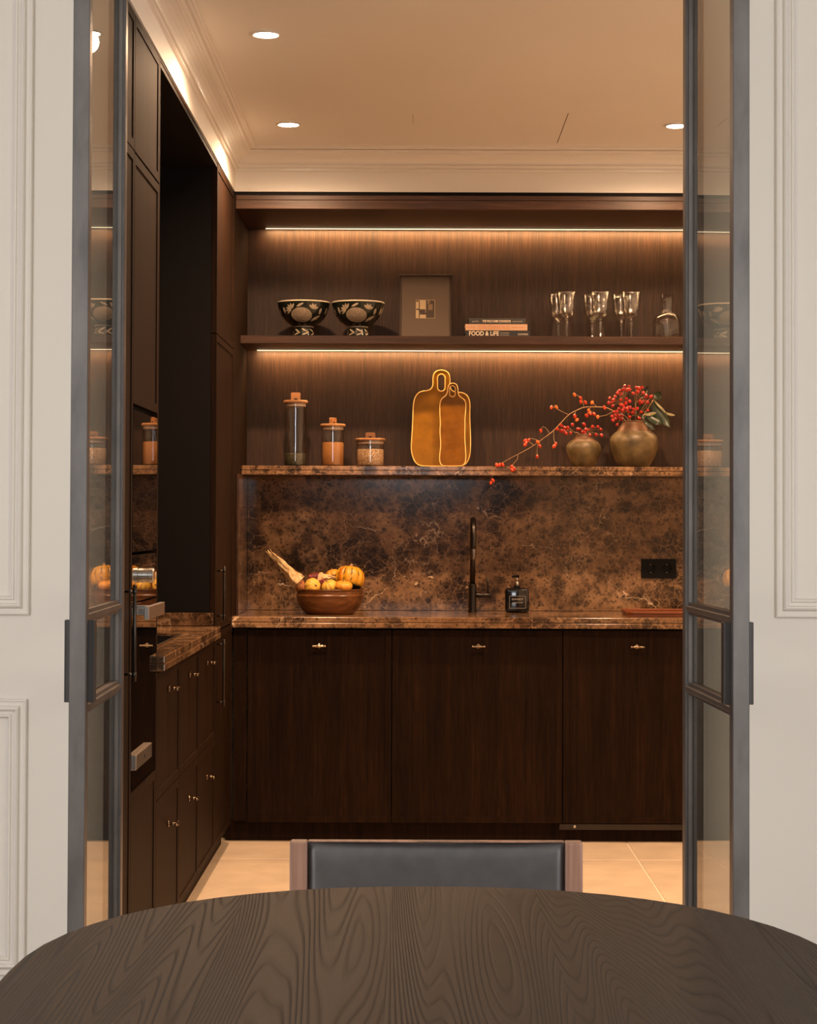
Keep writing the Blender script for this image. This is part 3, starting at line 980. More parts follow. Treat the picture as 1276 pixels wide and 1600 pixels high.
def ell(cx, cz, rx, rz_, rot=0, n=14):
    return [(cx + rx * math.cos(a) * math.cos(rot) - rz_ * math.sin(a) * math.sin(rot), cz + rx * math.cos(a) * math.sin(rot) + rz_ * math.sin(a) * math.cos(rot))
            for a in (2 * PI * i / n for i in range(n))]
def leafo(cx, cz, L, W, rot):
    pts = [(-.5, 0), (-.3, .35), (0, .5), (.3, .35), (.5, 0), (.3, -.35), (0, -.5), (-.3, -.35)]
    return [(cx + p[0] * L * math.cos(rot) - p[1] * W * math.sin(rot), cz + p[0] * L * math.sin(rot) + p[1] * W * math.cos(rot)) for p in pts]

def pedestal_bowl(px, label):
    y = 8.715
    x = px2(px, 0, y)[0]
    t = thing('pedestal_bowl', label, 'bowl', (x, y, SH2), 'footed patterned bowls')
    c = (x, y, SH2)
    mb = MB()
    foot = BP[:6]
    mb.lathe([(0, .006), (.040, .002)] + foot, 40, c)
    fo = mb.build('foot', M['bowl_dark'], t, smooth_angle=50)
    body = BP[5:]
    inner = [(r - .005, z) for r, z in reversed(BP[8:])]
    mb = MB(); mb.lathe(body + [(.108, .151)] + inner + [(.03, .062), (0, .060)], 48, c)
    bo = mb.build('basin', M['bowl_dark'], t, smooth_angle=60)
    mb = MB(); mb.lathe([(.1105, .1475), (.1135, .1500), (.1125, .1535), (.1085, .1535), (.1065, .1500)], 48, c)
    mb.build('rim', M['rim_cream'], t)
    mb = MB(); mb.lathe([(.0395, .0435), (.0425, .0445), (.043, .048), (.0425, .0500)], 40, c)
    mb.build('collar', M['cream'], t)
    mm = MB(); mf = MB()
    for rot in (0, 2 * PI / 3, 4 * PI / 3):
        motif(mf, ell(-.004, .092, .044, .030, -.08, 20), x, y, SH2, rot, .0022)           # round ribbed fruit
        for a in (1.2, 1.75, 2.3, 2.85, 3.4, 3.95):
            motif(mm, leafo(-.046 + .014 * math.cos(a), .115 + .013 * math.sin(a), .026, .009, a), x, y, SH2, rot)
        motif(mm, leafo(-.010, .132, .036, .010, .45), x, y, SH2, rot)
        for a in (.3, 1.0, 1.7, 2.4):
            motif(mm, leafo(.046 + .010 * math.cos(a), .117 + .010 * math.sin(a), .026, .011, a), x, y, SH2, rot)
        motif(mm, leafo(.074, .108, .030, .009, 1.2), x, y, SH2, rot)
        motif(mm, leafo(.052, .078, .050, .010, .55), x, y, SH2, rot)
        motif(mm, leafo(-.078, .112, .030, .010, 1.9), x, y, SH2, rot)
    mm.build('slip_pattern', M['cream'], bo, kind='stuff')
    mf.build('fruit_pattern', M['cream_net'], bo, kind='stuff')
    mm = MB()
    for i in range(7):
        rot = i * 2 * PI / 7 + .2
        motif(mm, leafo(0, .030, .034, .008, -.5), x, y, SH2, rot, .001)
        motif(mm, leafo(.002, .016, .036, .007, .35), x, y, SH2, rot, .001)
    mm.build('slip_pattern', M['cream'], fo, kind='stuff')
    return t
pedestal_bowl(473, 'black footed bowl with cream fruit pattern, at the shelf end by the tall cabinet')
pedestal_bowl(558, 'black footed bowl with cream fruit pattern, next to the picture frame')

# framed picture leaning on the back panel
def frame_pt(u, v, d):
    """u across, v up the leaning board, d out of its face"""
    tilt = .16
    y = 8.885 + .047 * 0 - (0) 
    return (FX + u, 8.895 - math.sin(tilt) * (FH - v) - math.cos(tilt) * d, SH2 + v * math.cos(tilt) - d * math.sin(tilt) + .003)
FW_, FH = .225, .297
FX = px2(664, 0, 8.86)[0]
t = thing('picture_frame', 'dark framed small photograph in a wide brown mount, leaning on the back panel', 'picture', (FX, 8.85, SH2))
def fbox(mb, u0, u1, v0, v1, d0, d1):
    vs = [frame_pt(u, v, d) for u in (u0, u1) for v in (v0, v1) for d in (d0, d1)]
    mb.add(vs, [(0, 1, 3, 2), (4, 6, 7, 5), (0, 4, 5, 1), (2, 3, 7, 6), (0, 2, 6, 4), (1, 5, 7, 3)])
h = FW_ / 2
mb = MB(); fbox(mb, -h, -h + .005, 0, FH - .005, -.002, .018); fbox(mb, h - .005, h, 0, FH - .005, -.002, .018); fbox(mb, -h, h, 0, .004, -.002, .018)
fbox(mb, -h - .005, h + .005, FH - .005, FH, -.002, .026)
mb.build('frame', M['frame_dark'], t)
mb = MB(); fbox(mb, -h + .005, h - .005, .004, FH - .005, 0, .010); mt = mb.build('mount', M['mat_board'], t)
pu, pv, ps = (663.5 - 664) / 359, .142, .040
mb = MB(); fbox(mb, pu - ps - .0015, pu + ps + .0015, pv - ps - .0015, pv + ps + .0015, .0102, .0108); pr_ = mb.build('print', M['ink_light'], mt)
mb = MB()      # the dark shapes of the printed photograph, flat print
for a in [(-1, -.78, .82, 1), (-.72, -.62, -1, 1), (-.62, .02, -.42, -.02), (.06, 1, -1, 1), (-.6, .06, -.62, -.4), (-1, -.7, -.1, .05)]:
    fbox(mb, pu + ps * a[0], pu + ps * a[1], pv + ps * a[2], pv + ps * a[3], .0108, .01095)
mb.build('print_shapes', M['ink_dark'], pr_, kind='stuff')
mb = MB()
for a in [(.3, .78, -.1, .55), (.22, .5, .6, .98)]:
    fbox(mb, pu + ps * a[0], pu + ps * a[1], pv + ps * a[2], pv + ps * a[3], .01096, .0111)
mb.build('print_shapes', M['ink_mid'], pr_, kind='stuff')
mb = MB(); fbox(mb, -h + .0045, h - .0045, .0045, FH - .0055, .0135, .0150); mb

def text_mesh(name, body, x, z, y, size, mat, parent, align='CENTER', width=None, shear=0.0, offset=0.0):
    cu = bpy.data.curves.new('lettering', 'FONT')
    cu.body, cu.size, cu.extrude, cu.align_x, cu.align_y, cu.shear, cu.offset = body, size, .0001, align, 'CENTER', shear, offset
    o = bpy.data.objects.new('lettering', cu); C.objects.link(o)
    dg = bpy.context.evaluated_depsgraph_get()
    me = bpy.data.meshes.new_from_object(o.evaluated_get(dg))
    bpy.data.objects.remove(o)
    xs = [v.co.x for v in me.vertices]
    k = (width / (max(xs) - min(xs))) if width else 1.0
    me.transform(Matrix.Translation((x, y, z)) @ Matrix.Rotation(PI / 2, 4, 'X') @ Matrix.Diagonal((k, 1, 1, 1)))
    off = Vector((0, 0, 0)); p = parent
    while p is not None:
        off += p.location; p = p.parent
    me.transform(Matrix.Translation(-off))
    me.materials.clear(); me.materials.append(mat)
    q = bpy.data.objects.new(name, me); C.objects.link(q); q.parent = parent
    q['kind'] = 'stuff'
    return q

def book(x0, x1, z0, z1, y0, depth, cover, label):
    t = thing('book', label, 'book', ((x0 + x1) / 2, y0 + depth / 2, z0), 'cookbooks stacked on the shelf')
    mb = MB()
    mb.prism([(x0, z0), (x1, z0), (x1, z1), (x0, z1)], y0 + .003, y0 + depth, plane='xz', holes=[[(x0 + .0001, z0 + .0028), (x1 - .0001, z0 + .0028), (x1 - .0001, z1 - .0028), (x0 + .0001, z1 - .0028)]]) if 0 else None
    mb.box(x0, x1, y0 + .002, y0 + depth, z1 - .0028, z1, bevel=.0005)
    mb.box(x0, x1, y0 + .002, y0 + depth, z0, z0 + .0028, bevel=.0005)
    mb.box(x0, x1, y0, y0 + .004, z0, z1, bevel=.0012)
    c = mb.build('cover', cover, t)
    MB().box(x0 + .004, x1 - .004, y0 + .004, y0 + depth - .004, z0 + .0029, z1 - .0029).build('pages', M['paper'], t)
    return t, c
bx = lambda p: (p - 650) / 366.4
yb = 8.668
z1_, z2_, z3_ = SH2 + .0305, SH2 + .0582, SH2 + .0832
t, c = book(bx(726), bx(827), SH2, z1_, yb, .215, M['book_black'], 'black cookbook with cream hand-lettered spine, bottom of the book stack')
text_mesh('spine_title', 'FOOD & LiFE', bx(755), SH2 + .0175, yb - .0004, .026, M['ink_cream'], c, width=.127, offset=.0004)
text_mesh('spine_text', 'COOKBOOK', bx(787.5), SH2 + .020, yb - .0004, .008, M['ink_gray'], c, width=.040)
text_mesh('spine_text', 'FOR THE SEASON', bx(787.5), SH2 + .011, yb - .0004, .007, M['ink_gray'], c, width=.038)
text_mesh('spine_text', 'COOKING', bx(816), SH2 + .015, yb - .0004, .010, M['ink_cream'], c, width=.042)
t, c = book(bx(726), bx(823), z1_ + .0003, z2_, yb + .002, .20, M['book_peach'], 'peach cookbook with orange spine lettering, middle of the book stack')
text_mesh('spine_title', 'TOTAL COOKING IN OIL', bx(771), (z1_ + z2_) / 2, yb + .0016, .022, M['ink_orange'], c, width=.135)
text_mesh('spine_text', 'RECIPES', bx(735), (z1_ + z2_) / 2, yb + .0016, .009, M['ink_orange'], c, width=.03)
text_mesh('spine_text', 'HOME KITCHEN', bx(808), (z1_ + z2_) / 2, yb + .0016, .009, M['ink_orange'], c, width=.05)
t, c = book(bx(731.5), bx(820.5), z2_ + .0003, z3_, yb + .004, .19, M['book_green'], 'charcoal cookbook with pale spine lettering, top of the book stack')
text_mesh('spine_title', 'THE WILD GAME COOKBOOK', bx(775), (z2_ + z3_) / 2, yb + .0036, .014, M['ink_cream'], c, width=.122, offset=.0002)
text_mesh('spine_text', 'garden', bx(742), (z2_ + z3_) / 2, yb + .0036, .010, M['ink_gray'], c, width=.027)
text_mesh('spine_text', 'seasonal', bx(807.5), (z2_ + z3_) / 2, yb + .0036, .010, M['ink_gray'], c, width=.042)

# cut-crystal goblets
def make_goblet(x, y, label):
    t = thing('goblet', label, 'glass', (x, y, SH2), 'cut crystal goblets')
    c = (x, y, SH2)
    def cut(a, r, h):
        if h > .170 or h < .092:
            return r
        k = abs(math.sin(5 * a + h * 60)) * abs(math.sin(5 * a - h * 60))
        return r - .0020 * (1 - k) * min(1, (.170 - h) / .02)
    outer = [(.0055, .0895), (.013, .091), (.022, .097), (.029, .106), (.0335, .117), (.0358, .129), (.0368, .141), (.0376, .153), (.0386, .164), (.0398, .176), (.0415, .187), (.0433, .1945)]
    dense = []
    for (r0, h0), (r1, h1) in zip(outer, outer[1:]):
        for k in range(3):
            dense.append((r0 + (r1 - r0) * k / 3, h0 + (h1 - h0) * k / 3))
    dense.append(outer[-1])
    inner = [(.0425, .1957), (.0414, .1945), (.0385, .178), (.0362, .160), (.034, .140), (.031, .120), (.024, .106), (.012, .100), (0, .0985)]
    mb = MB()
    mb.lathe(dense + inner, 56, c, rmod=lambda a, r, h: cut(a, r, h) if True else r)
    mb.build('cup', M['crystal'], t)
    mb = MB(); mb.lathe([(.0421, .1950), (.0424, .1965), (.0434, .1965), (.0437, .1950), (.0429, .1940)], 48, c); mb.build('rim', M['crystal_rim'], t)
    mb = MB()
    mb.lathe([(.0052, .0893), (.0095, .086), (.0105, .0815), (.0095, .077), (.0058, .0745), (.0078, .0725), (.0082, .069), (.0068, .060), (.0054, .040), (.0048, .022), (.0060, .010), (.0075, .0065)], 10, c, smooth=False)
    mb.build('stem', M['crystal'], t)
    mb = MB()
    mb.lathe([(.0072, .0063), (.014, .0042), (.026, .0026), (.0325, .0016), (.0325, .0004), (0, .0004)], 40, c)
    mb.build('base', M['crystal'], t)
    return t
g0 = make_goblet(.6405, 8.69, 'front cut-crystal goblet of the pair nearest the stacked books')
def copy_thing(root, loc, label):
    r = root.copy(); C.objects.link(r)
    r.location = loc; r['label'] = label
    for ch in root.children:
        q = ch.copy(); C.objects.link(q); q.parent = r
    return r
for px, y, lab in ((871.6, 8.80, 'rear cut-crystal goblet of the pair nearest the stacked books'),
                   (937.2, 8.69, 'front cut-crystal goblet of the middle pair on the wooden shelf'),
                   (924.6, 8.80, 'rear cut-crystal goblet of the middle pair on the wooden shelf'),
                   (985.4, 8.69, 'front cut-crystal goblet of the pair nearest the carafe'),
                   (970.3, 8.80, 'rear cut-crystal goblet of the pair nearest the carafe')):
    copy_thing(g0, (px2(px, 0, y)[0], y, SH2), lab)

# carafe
y = 8.75; x = px2(1041.7, 0, y)[0]; c = (x, y, SH2)
mb = MB()
mb.lathe([(0, .0003), (.050, .0003), (.057, .003), (.0595, .010), (.0605, .040), (.0605, .070), (.0585, .085), (.053, .098), (.043, .108), (.030, .1145), (.0235, .1185), (.0222, .124), (.0222, .132), (.0245, .160), (.0285, .196),
          (.0272, .1965), (.0232, .160), (.0208, .132), (.0206, .122), (.028, .113), (.041, .106), (.051, .096), (.0565, .084), (.0585, .070), (.0585, .012), (.053, .006), (0, .005)], 48, c)
tag(at_origin(mb.build('carafe', M['carafe_glass'])), 'clear glass water carafe beside the goblets at the right door', 'carafe')

# ------------------------------------------------------------------ things on the marble shelf
def jar(px, y, rg, zg, rl, lid0, lid1, top, fill, fmat, hrot, label, flabel):
    x = px2(px, 0, y)[0]
    z0 = SH1
    t = thing('storage_jar', label, 'jar', (x, y, z0))
    c = (x, y, z0)
    e = .0022
    mb = MB()
    mb.lathe([(0, .0005), (rg - .003, .0005), (rg, .004), (rg, zg), (rg - e, zg), (rg - e, .006), (rg - .006, .0045), (0, .0045)], 40, c)
    mb.build('glass_body', M['jar_glass'], t, smooth_angle=40)
    mb = MB()
    mb.lathe([(0, lid0), (rl - .003, lid0), (rl, lid0 + .003), (rl, lid1 - .004), (rl - .004, lid1), (0, lid1)], 40, c)
    lid = mb.build('lid', M['cork'], t, smooth_angle=40)
    mb = MB()
    q = rg - e - .0008
    mb.lathe([(0, lid0 - .014), (q - .002, lid0 - .014), (q, lid0 - .012), (q, lid0 - .008), (q - .002, lid0 - .007), (q, lid0 - .006), (q, lid0 - .0005), (0, lid0 - .0005)], 40, c)
    mb.build('stopper', M['gasket'], lid, smooth_angle=40)
    # bridge-shaped grip
    hw, hh = .0205, top - lid1
    mb = MB()
    ou = [(-hw, 0), (hw, 0), (hw, hh - .004), (hw - .004, hh), (-hw + .004, hh), (-hw, hh - .004)]
    ho = [(-.009, .0015), (.009, .0015), (.009, .004)] + [(.009 * math.cos(a), .004 + .006 * math.sin(a)) for a in (.5, 1.0, 1.57, 2.14, 2.64)] + [(-.009, .004)]
    mb.prism(ou, -.007, .007, holes=[ho], bevel=.0008)
    bmesh.ops.rotate(mb.bm, verts=mb.bm.verts[:], cent=(0, 0, 0), matrix=Matrix.Rotation(hrot, 3, 'Z'))
    bmesh.ops.translate(mb.bm, verts=mb.bm.verts[:], vec=(x, y, z0 + lid1 - .0008))
    mb.build('grip', M['cork'], lid)
    mb = MB()
    r = rg - e - .0006
    prof_ = [(0, .0052), (r - .003, .0052), (r, .008), (r, fill - .002), (r - .003, fill), (r * .6, fill + .001), (0, fill + .0015)]
    mb.lathe(prof_, 40, c)
    f = at_origin(mb.build('jar_filling', fmat))
    f['kind'] = 'stuff'
    tag(f, flabel, 'dry food')
jar(461.2, 8.78, .0475, .279, .0535, .272, .285, .320, .056, M['herb'], R(4), 'tallest glass jar with wooden lid, nearly empty', 'dark dried herbs at the bottom of the tallest jar')
jar(519.6, 8.78, .049, .178, .0545, .172, .184, .212, .104, M['lentil'], R(62), 'medium glass jar with wooden lid, half full of orange grain', 'orange grain filling the medium glass jar')
jar(578.2, 8.78, .0605, .117, .0660, .111, .122, .148, .075, M['grain'], R(-3), 'shortest and widest glass jar with wooden lid, full of pale grain', 'pale brown grain filling the shortest jar')

# amber ceramic serving boards leaning on the back panel
def board(name, label, pts, hole, yfoot, ytop, th, mat):
    s = 361.5
    P = lambda p: ((620 + p[0] / 8.42 - 650) / s, (728.6 - (560 + p[1] / 8.42)) / s)
    ol = smooth_closed([P(p) for p in pts], 2)
    ho = [P(p) for p in hole]
    zm = min(p[1] for p in ol); H = max(p[1] for p in ol) - zm
    ol = [(a, b - zm) for a, b in ol]; ho = [(a, b - zm) for a, b in ho]
    xm = sum(p[0] for p in ol) / len(ol)
    ang = math.asin((ytop - yfoot) / H)
    t = thing(name, label, 'serving board', (xm, yfoot, SH1))
    rot = Matrix.Rotation(-ang, 4, 'X')
    def lean(mb):
        bmesh.ops.transform(mb.bm, verts=mb.bm.verts[:], matrix=Matrix.Translation((0, yfoot, SH1 + .0012)) @ rot)
    mb = MB(); mb.prism(ol, -th, 0, holes=[ho], bevel=.0015); lean(mb)
    o = mb.build('board', mat, t)
    mb = MB()
    mb.loop_tube([(a, -th - .0005, b) for a, b in ol], .0024, 6); lean(mb)
    mb.build('rim', M['amber_light'], o)
    mb = MB()
    mb.loop_tube([(a, -th - .0005, b) for a, b in ho], .0024, 6); lean(mb)
    mb.build('handle_rim', M['amber_light'], o)
def slot(cx, cy_, w, h, n=8):
    out = []
    for i in range(n + 1):
        a = PI * i / n
        out.append((cx + w * math.cos(a), cy_ - (h - w) - w * math.sin(a)))
    for i in range(n + 1):
        a = PI + PI * i / n
        out.append((cx + w * math.cos(a), cy_ + (h - w) - w * math.sin(a)))
    return out
big = [(320, 1418), (250, 1385), (205, 1300), (183, 1180), (190, 1050), (200, 900), (205, 750), (208, 600), (225, 490), (270, 415), (330, 388), (410, 382), (455, 350), (475, 290), (468, 200), (488, 130), (545, 96), (620, 96), (680, 132), (698, 200),
       (696, 290), (705, 360), (745, 396), (810, 402), (885, 412), (940, 460), (966, 550), (960, 700), (963, 850), (970, 1000), (970, 1180), (955, 1300), (915, 1380), (850, 1418), (700, 1420), (500, 1420)]
sml = [(600, 1418), (568, 1385), (557, 1310), (568, 1210), (576, 1100), (562, 960), (571, 830), (562, 700), (561, 570), (582, 500), (632, 466), (662, 420), (668, 345), (688, 298), (730, 280), (778, 295), (800, 345), (800, 425), (828, 475), (886, 508),
       (908, 565), (904, 660), (892, 780), (894, 900), (890, 1040), (900, 1180), (906, 1310), (892, 1385), (855, 1418), (730, 1420)]
board('serving_board', 'larger amber glazed board with loop handle, leaning at the back', big, slot(582, 270, 50, 118), 8.835, 8.928, .010, M['amber'])
board('serving_board', 'smaller amber glazed board leaning in front of the larger one', sml, slot(728, 396, 38, 76), 8.795, 8.875, .009, M['amber_dark'])

# vases
def vase(px, y, prof, neck_i, label):
    x = px2(px, 0, y)[0]
    t = thing('vase', label, 'vase', (x, y, SH1))
    c = (x, y, SH1)
    mb = MB(); mb.lathe([(0, 0)] + prof[:neck_i + 1], 44, c); mb.build('body', M['bronze'], t, smooth_angle=50)
    inner = [(r - .004, z) for r, z in reversed(prof[neck_i:])]
    mb = MB(); mb.lathe(prof[neck_i:] + inner, 44, c); mb.build('neck', M['bronze_neck'], t, smooth_angle=60)
    return x
VB = 8.79
sv = [(.040, 0), (.044, .003), (.055, .022), (.066, .046), (.0735, .066), (.0755, .083), (.072, .098), (.060, .112), (.046, .120), (.0385, .128), (.0355, .137), (.0375, .141), (.036, .144)]
xs_ = vase(911.5, VB, sv, 7, 'smaller bronze glazed vase standing beside the larger one')
lv = [(.060, 0), (.064, .003), (.080, .028), (.093, .055), (.1015, .080), (.105, .105), (.1035, .122), (.096, .138), (.084, .150), (.075, .156), (.064, .176), (.053, .189), (.0495, .194), (.0515, .199), (.049, .202)]
xl_ = vase(990.3, VB, lv, 9, 'larger round bronze glazed vase near the right door')

# berries, hips, twigs and leaves
def unit_ball(name, mat, r, sz=1.0):
    mb = MB(); mb.lathe([(0, -r * sz), (r * .6, -r * .8 * sz), (r, 0), (r * .72, r * .7 * sz), (r * .25, r * .97 * sz), (0, r * .9 * sz)], 10, (0, 0, 0))
    o = mb.build(name, mat)
    me = o.data
    bpy.data.objects.remove(o)
    return me
me_berry = unit_ball('berry', M['berry'], .0082)
me_hip = unit_ball('rosehip', M['hip'], .0078, 1.35)
me_hip_o = unit_ball('rosehip_orange', M['hip_orange'], .0078, 1.3)
def put(me, name, p, root):
    o = bpy.data.objects.new(name, me); C.objects.link(o)
    o.parent = root
    o.location = Vector(p) - root.location
    o.rotation_euler = (random.uniform(-.7, .7), random.uniform(-.7, .7), random.uniform(0, 6))
    s = random.uniform(.88, 1.08); o.scale = (s, s, s)
    return o
def z7(p, y=8.77):
    x, z = px2(860 + p[0] / 5.8, 590 + p[1] / 5.8, y)
    return (x, y, z)
def z6(p, y=8.70):
    x, z = px2(740 + p[0] / 7.975, 590 + p[1] / 7.975, y)
    return (x, y, z)

def sprig(label, berries, base, hub, dy=.03, group='red berry sprigs'):
    """several fine stalks fanning from the vase mouth through a hub to the berries"""
    t = thing('berry_sprig', label, 'berries', base, group)
    P = []
    for p in berries:
        P.append(z7(p, 8.775 + random.uniform(-dy, dy)))
    mb = MB()
    hubp = Vector(z7(hub, 8.785))
    mb.tube(smooth_open([base, (Vector(base) + hubp) / 2 + Vector((.002, 0, .004)), hubp], 1), .0014, 6)
    for q in P:
        v = Vector(q)
        mid = hubp * .45 + v * .55 + Vector((0, 0, .006))
        mb.tube([hubp, mid, v], .0007, 4)
    mb.build('stem', M['twig'], t)
    for q in P:
        put(me_berry, 'berry', q, t)
    return t
LB = (xl_, VB, SH1 + .195)
sprig('dense red berry sprig in the larger vase, topmost cluster pointing towards the boards',
      [(672, 70), (708, 72), (655, 100), (690, 103), (715, 100), (605, 135), (640, 140), (625, 110), (583, 165), (535, 180), (570, 195), (525, 222), (555, 215), (560, 250), (635, 195), (685, 185), (715, 208), (668, 92), (612, 122)],
      (LB[0] - .012, VB, LB[2]), (650, 230))
sprig('red berry sprig low over the rim of the larger vase, drooping beside its neck',
      [(680, 225), (635, 240), (660, 248), (620, 275), (600, 300), (650, 290), (700, 262), (720, 265), (705, 305), (690, 275), (655, 310), (575, 305), (555, 345), (590, 335), (620, 335), (645, 340), (565, 380), (590, 365), (640, 370), (603, 420), (612, 355), (665, 270)],
      (LB[0] - .02, VB - .01, LB[2]), (660, 330))
sprig('loose red berry sprig standing upright in the larger vase, beside the leaves',
      [(775, 82), (800, 90), (827, 82), (788, 120), (745, 135), (838, 130), (867, 155), (808, 205), (843, 208), (877, 215), (808, 225), (802, 100), (780, 128), (822, 218), (862, 168)],
      (LB[0] + .006, VB, LB[2]), (768, 220))
sprig('few scattered red berries close above the rim of the larger vase',
      [(915, 160), (928, 210), (785, 272), (820, 305), (880, 292), (803, 362), (715, 350), (752, 280), (745, 312), (905, 168)],
      (LB[0] + .015, VB - .01, LB[2]), (790, 340))
SB = (xs_, VB, SH1 + .140)
sprig('red berry sprig in the smaller vase, cluster pointing towards the boards',
      [(97, 430), (60, 462), (97, 480), (125, 450), (155, 450), (140, 500), (180, 498), (120, 480), (198, 422), (88, 425), (150, 458)],
      (SB[0] - .012, VB, SB[2]), (215, 490))
sprig('red berry sprig in the smaller vase, cluster spreading towards the larger vase',
      [(265, 465), (245, 462), (305, 425), (320, 465), (345, 468), (310, 492), (355, 515), (380, 440), (428, 440), (455, 465), (410, 512), (460, 517), (290, 490), (300, 415)],
      (SB[0] + .008, VB, SB[2]), (330, 490))

# long arching rosehip branch
t = thing('rosehip_branch', 'long bare branch with sparse orange-red rosehips arching from the larger vase down over the shelf edge', 'branch', (LB[0] - .03, VB, LB[2] - .004))
t['label'] = 'long arching branch with sparse orange-red rosehips, trailing over the shelf edge'
main = [(LB[0] - .03, VB, LB[2] - .004), z7((640, 335), 8.785), z7((560, 290), 8.78), z7((500, 262), 8.77), z7((400, 258), 8.765), z7((300, 260), 8.76), z7((225, 295), 8.75), z7((160, 330), 8.745), z7((60, 440), 8.73), z7((0, 500), 8.72),
        z6((950, 690), 8.715), z6((840, 770), 8.70), z6((740, 845), 8.69), z6((600, 925), 8.675), z6((480, 985), 8.665), z6((350, 1060), 8.655), z6((275, 1100), 8.645), z6((232, 1160), 8.642), z6((225, 1262), 8.640)]
mb = MB()
sm = smooth_open(main, 1)
mb.tube(sm, [.0024 - .0017 * i / (len(sm) - 1) for i in range(len(sm))], 6)
tw = [[z7((300, 260), 8.76), z7((290, 195), 8.755), z7((240, 150), 8.75), z7((215, 150), 8.75)], [z7((290, 215), 8.755), z7((272, 200), 8.755)],
      [z7((415, 256), 8.765), z7((375, 215), 8.76)], [z7((362, 262), 8.762), z7((345, 292), 8.755), z7((330, 330), 8.75)], [z7((350, 285), 8.755), z7((393, 322), 8.75)],
      [z7((560, 300), 8.78), z7((520, 330), 8.775), z7((450, 345), 8.77), z7((427, 350), 8.765)], [z7((160, 330), 8.745), z7((60, 282), 8.745), z7((48, 265), 8.745), z7((8, 262), 8.745)],
      [z7((225, 295), 8.75), z7((214, 340), 8.74), z7((236, 375), 8.738)],
      [z6((950, 690), 8.715), z6((868, 590), 8.72), z6((835, 645), 8.72)], [z7((28, 470), 8.72), z7((28, 560), 8.715), z7((45, 590), 8.715)], [z6((1012, 790), 8.715), z6((1000, 850), 8.715)],
      [z6((830, 785), 8.70), z6((700, 745), 8.70), z6((655, 780), 8.70)], [z6((745, 838), 8.69), z6((690, 795), 8.692)], [z6((815, 790), 8.70), z6((822, 840), 8.695)],
      [z6((795, 800), 8.698), z6((788, 900), 8.70), z6((790, 970), 8.70)], [z6((548, 960), 8.67), z6((545, 1015), 8.662), z6((495, 1060), 8.652), z6((480, 1120), 8.645)]]
for q in tw:
    mb.tube(smooth_open(q, 1), .0010, 5)
mb.build('stem', M['twig'], t)
for p, y in [((285, 1087), 8.645), ((320, 1085), 8.65), ((360, 1085), 8.652), ((238, 1280), 8.640), ((212, 1310), 8.638), ((470, 1110), 8.645), ((500, 1135), 8.642), ((475, 1145), 8.640), ((640, 780), 8.70), ((680, 775), 8.70),
             ((655, 800), 8.695), ((638, 830), 8.69), ((822, 850), 8.692), ((790, 980), 8.70), ((833, 658), 8.72), ((1020, 820), 8.715), ((1000, 850), 8.712), ((965, 365), 8.745)]:
    put(me_hip, 'rosehip', z6(p, y), t)
for p, y in [((270, 180), 8.75), ((272, 215), 8.752), ((315, 218), 8.755), ((487, 265), 8.765), ((325, 340), 8.748), ((355, 320), 8.75), ((393, 325), 8.75), ((218, 345), 8.738)]:
    put(me_hip, 'rosehip', z7(p, y), t)
for p, y in [((215, 150), 8.75), ((375, 220), 8.758), ((345, 292), 8.752), ((427, 350), 8.762), ((238, 378), 8.736), ((50, 262), 8.744)]:
    put(me_hip_o, 'rosehip', z7(p, y), t)
put(me_hip_o, 'rosehip', z6((795, 800), 8.695), t)

# leafy stem
t = thing('leafy_stem', 'stem with large dark green leaves leaning out of the larger vase towards the right door', 'leaves', (LB[0] + .03, VB, LB[2] - .004))
mb = MB()
st = smooth_open([(LB[0] + .03, VB, LB[2] - .004), z7((830, 350), 8.785), z7((870, 290), 8.78), z7((930, 195), 8.775)], 1)
mb.tube(st, .0016, 6)
for q in ([z7((870, 290), 8.78), z7((860, 160), 8.78), z7((872, 110), 8.78)], [z7((925, 200), 8.775), z7((945, 160), 8.77)], [z7((840, 335), 8.785), z7((880, 322), 8.76)], [z7((835, 345), 8.785), z7((845, 375), 8.76)]):
    mb.tube(q, .001, 5)
mb.build('stem', M['twig'], t)
def leaf(a, b, w, mat, curl=.012, side=1):
    a, b = Vector(a), Vector(b)
    d = (b - a); L = d.length; d.normalize()
    wdir = d.cross(Vector((0, -1, 0.25))).normalized()
    nrm = d.cross(wdir).normalized()
    verts, faces = [], []
    rows = 8
    for i in range(rows + 1):
        s = i / rows
        ww = w * math.sin(PI * min(1, s * .96 + .02)) ** .8 * (1.15 - .35 * s)
        for k in (-1, -.5, 0, .5, 1):
            p = a + d * (L * s) + wdir * (ww * k) + nrm * (abs(k) * ww * .35 + curl * math.sin(PI * s)) + nrm * (.003 * math.sin(s * 9 + k))
            verts.append(p)
    for i in range(rows):
        for k in range(4):
            faces.append((i * 5 + k, i * 5 + k + 1, i * 5 + 6 + k, i * 5 + 5 + k))
    mb = MB(); mb.add(verts, faces, True)
    return mb.build('leaf', mat, t)
leaf(z7((925, 195), 8.775), z7((1080, 440), 8.755), .026, M['leaf'])
leaf(z7((870, 300), 8.765), z7((1005, 415), 8.74), .020, M['leaf'])
leaf(z7((835, 370), 8.76), z7((945, 462), 8.73), .012, M['leaf'])
leaf(z7((862, 155), 8.78), z7((878, 70), 8.775), .014, M['leaf'])
leaf(z7((935, 185), 8.77), z7((995, 122), 8.76), .020, M['leaf'])
leaf(z7((800, 350), 8.775), z7((905, 330), 8.76), .014, M['leaf'])
leaf(z7((850, 325), 8.755), z7((960, 305), 8.75), .008, M['leaf_pale'])
leaf(z7((935, 190), 8.765), z7((1060, 320), 8.752), .005, M['leaf_pale'])
leaf(z7((1040, 305), 8.75), z7((1128, 330), 8.745), .006, M['leaf_pale'])
leaf(z7((820, 270), 8.80), z7((830, 230), 8.80), .012, M['leaf'])

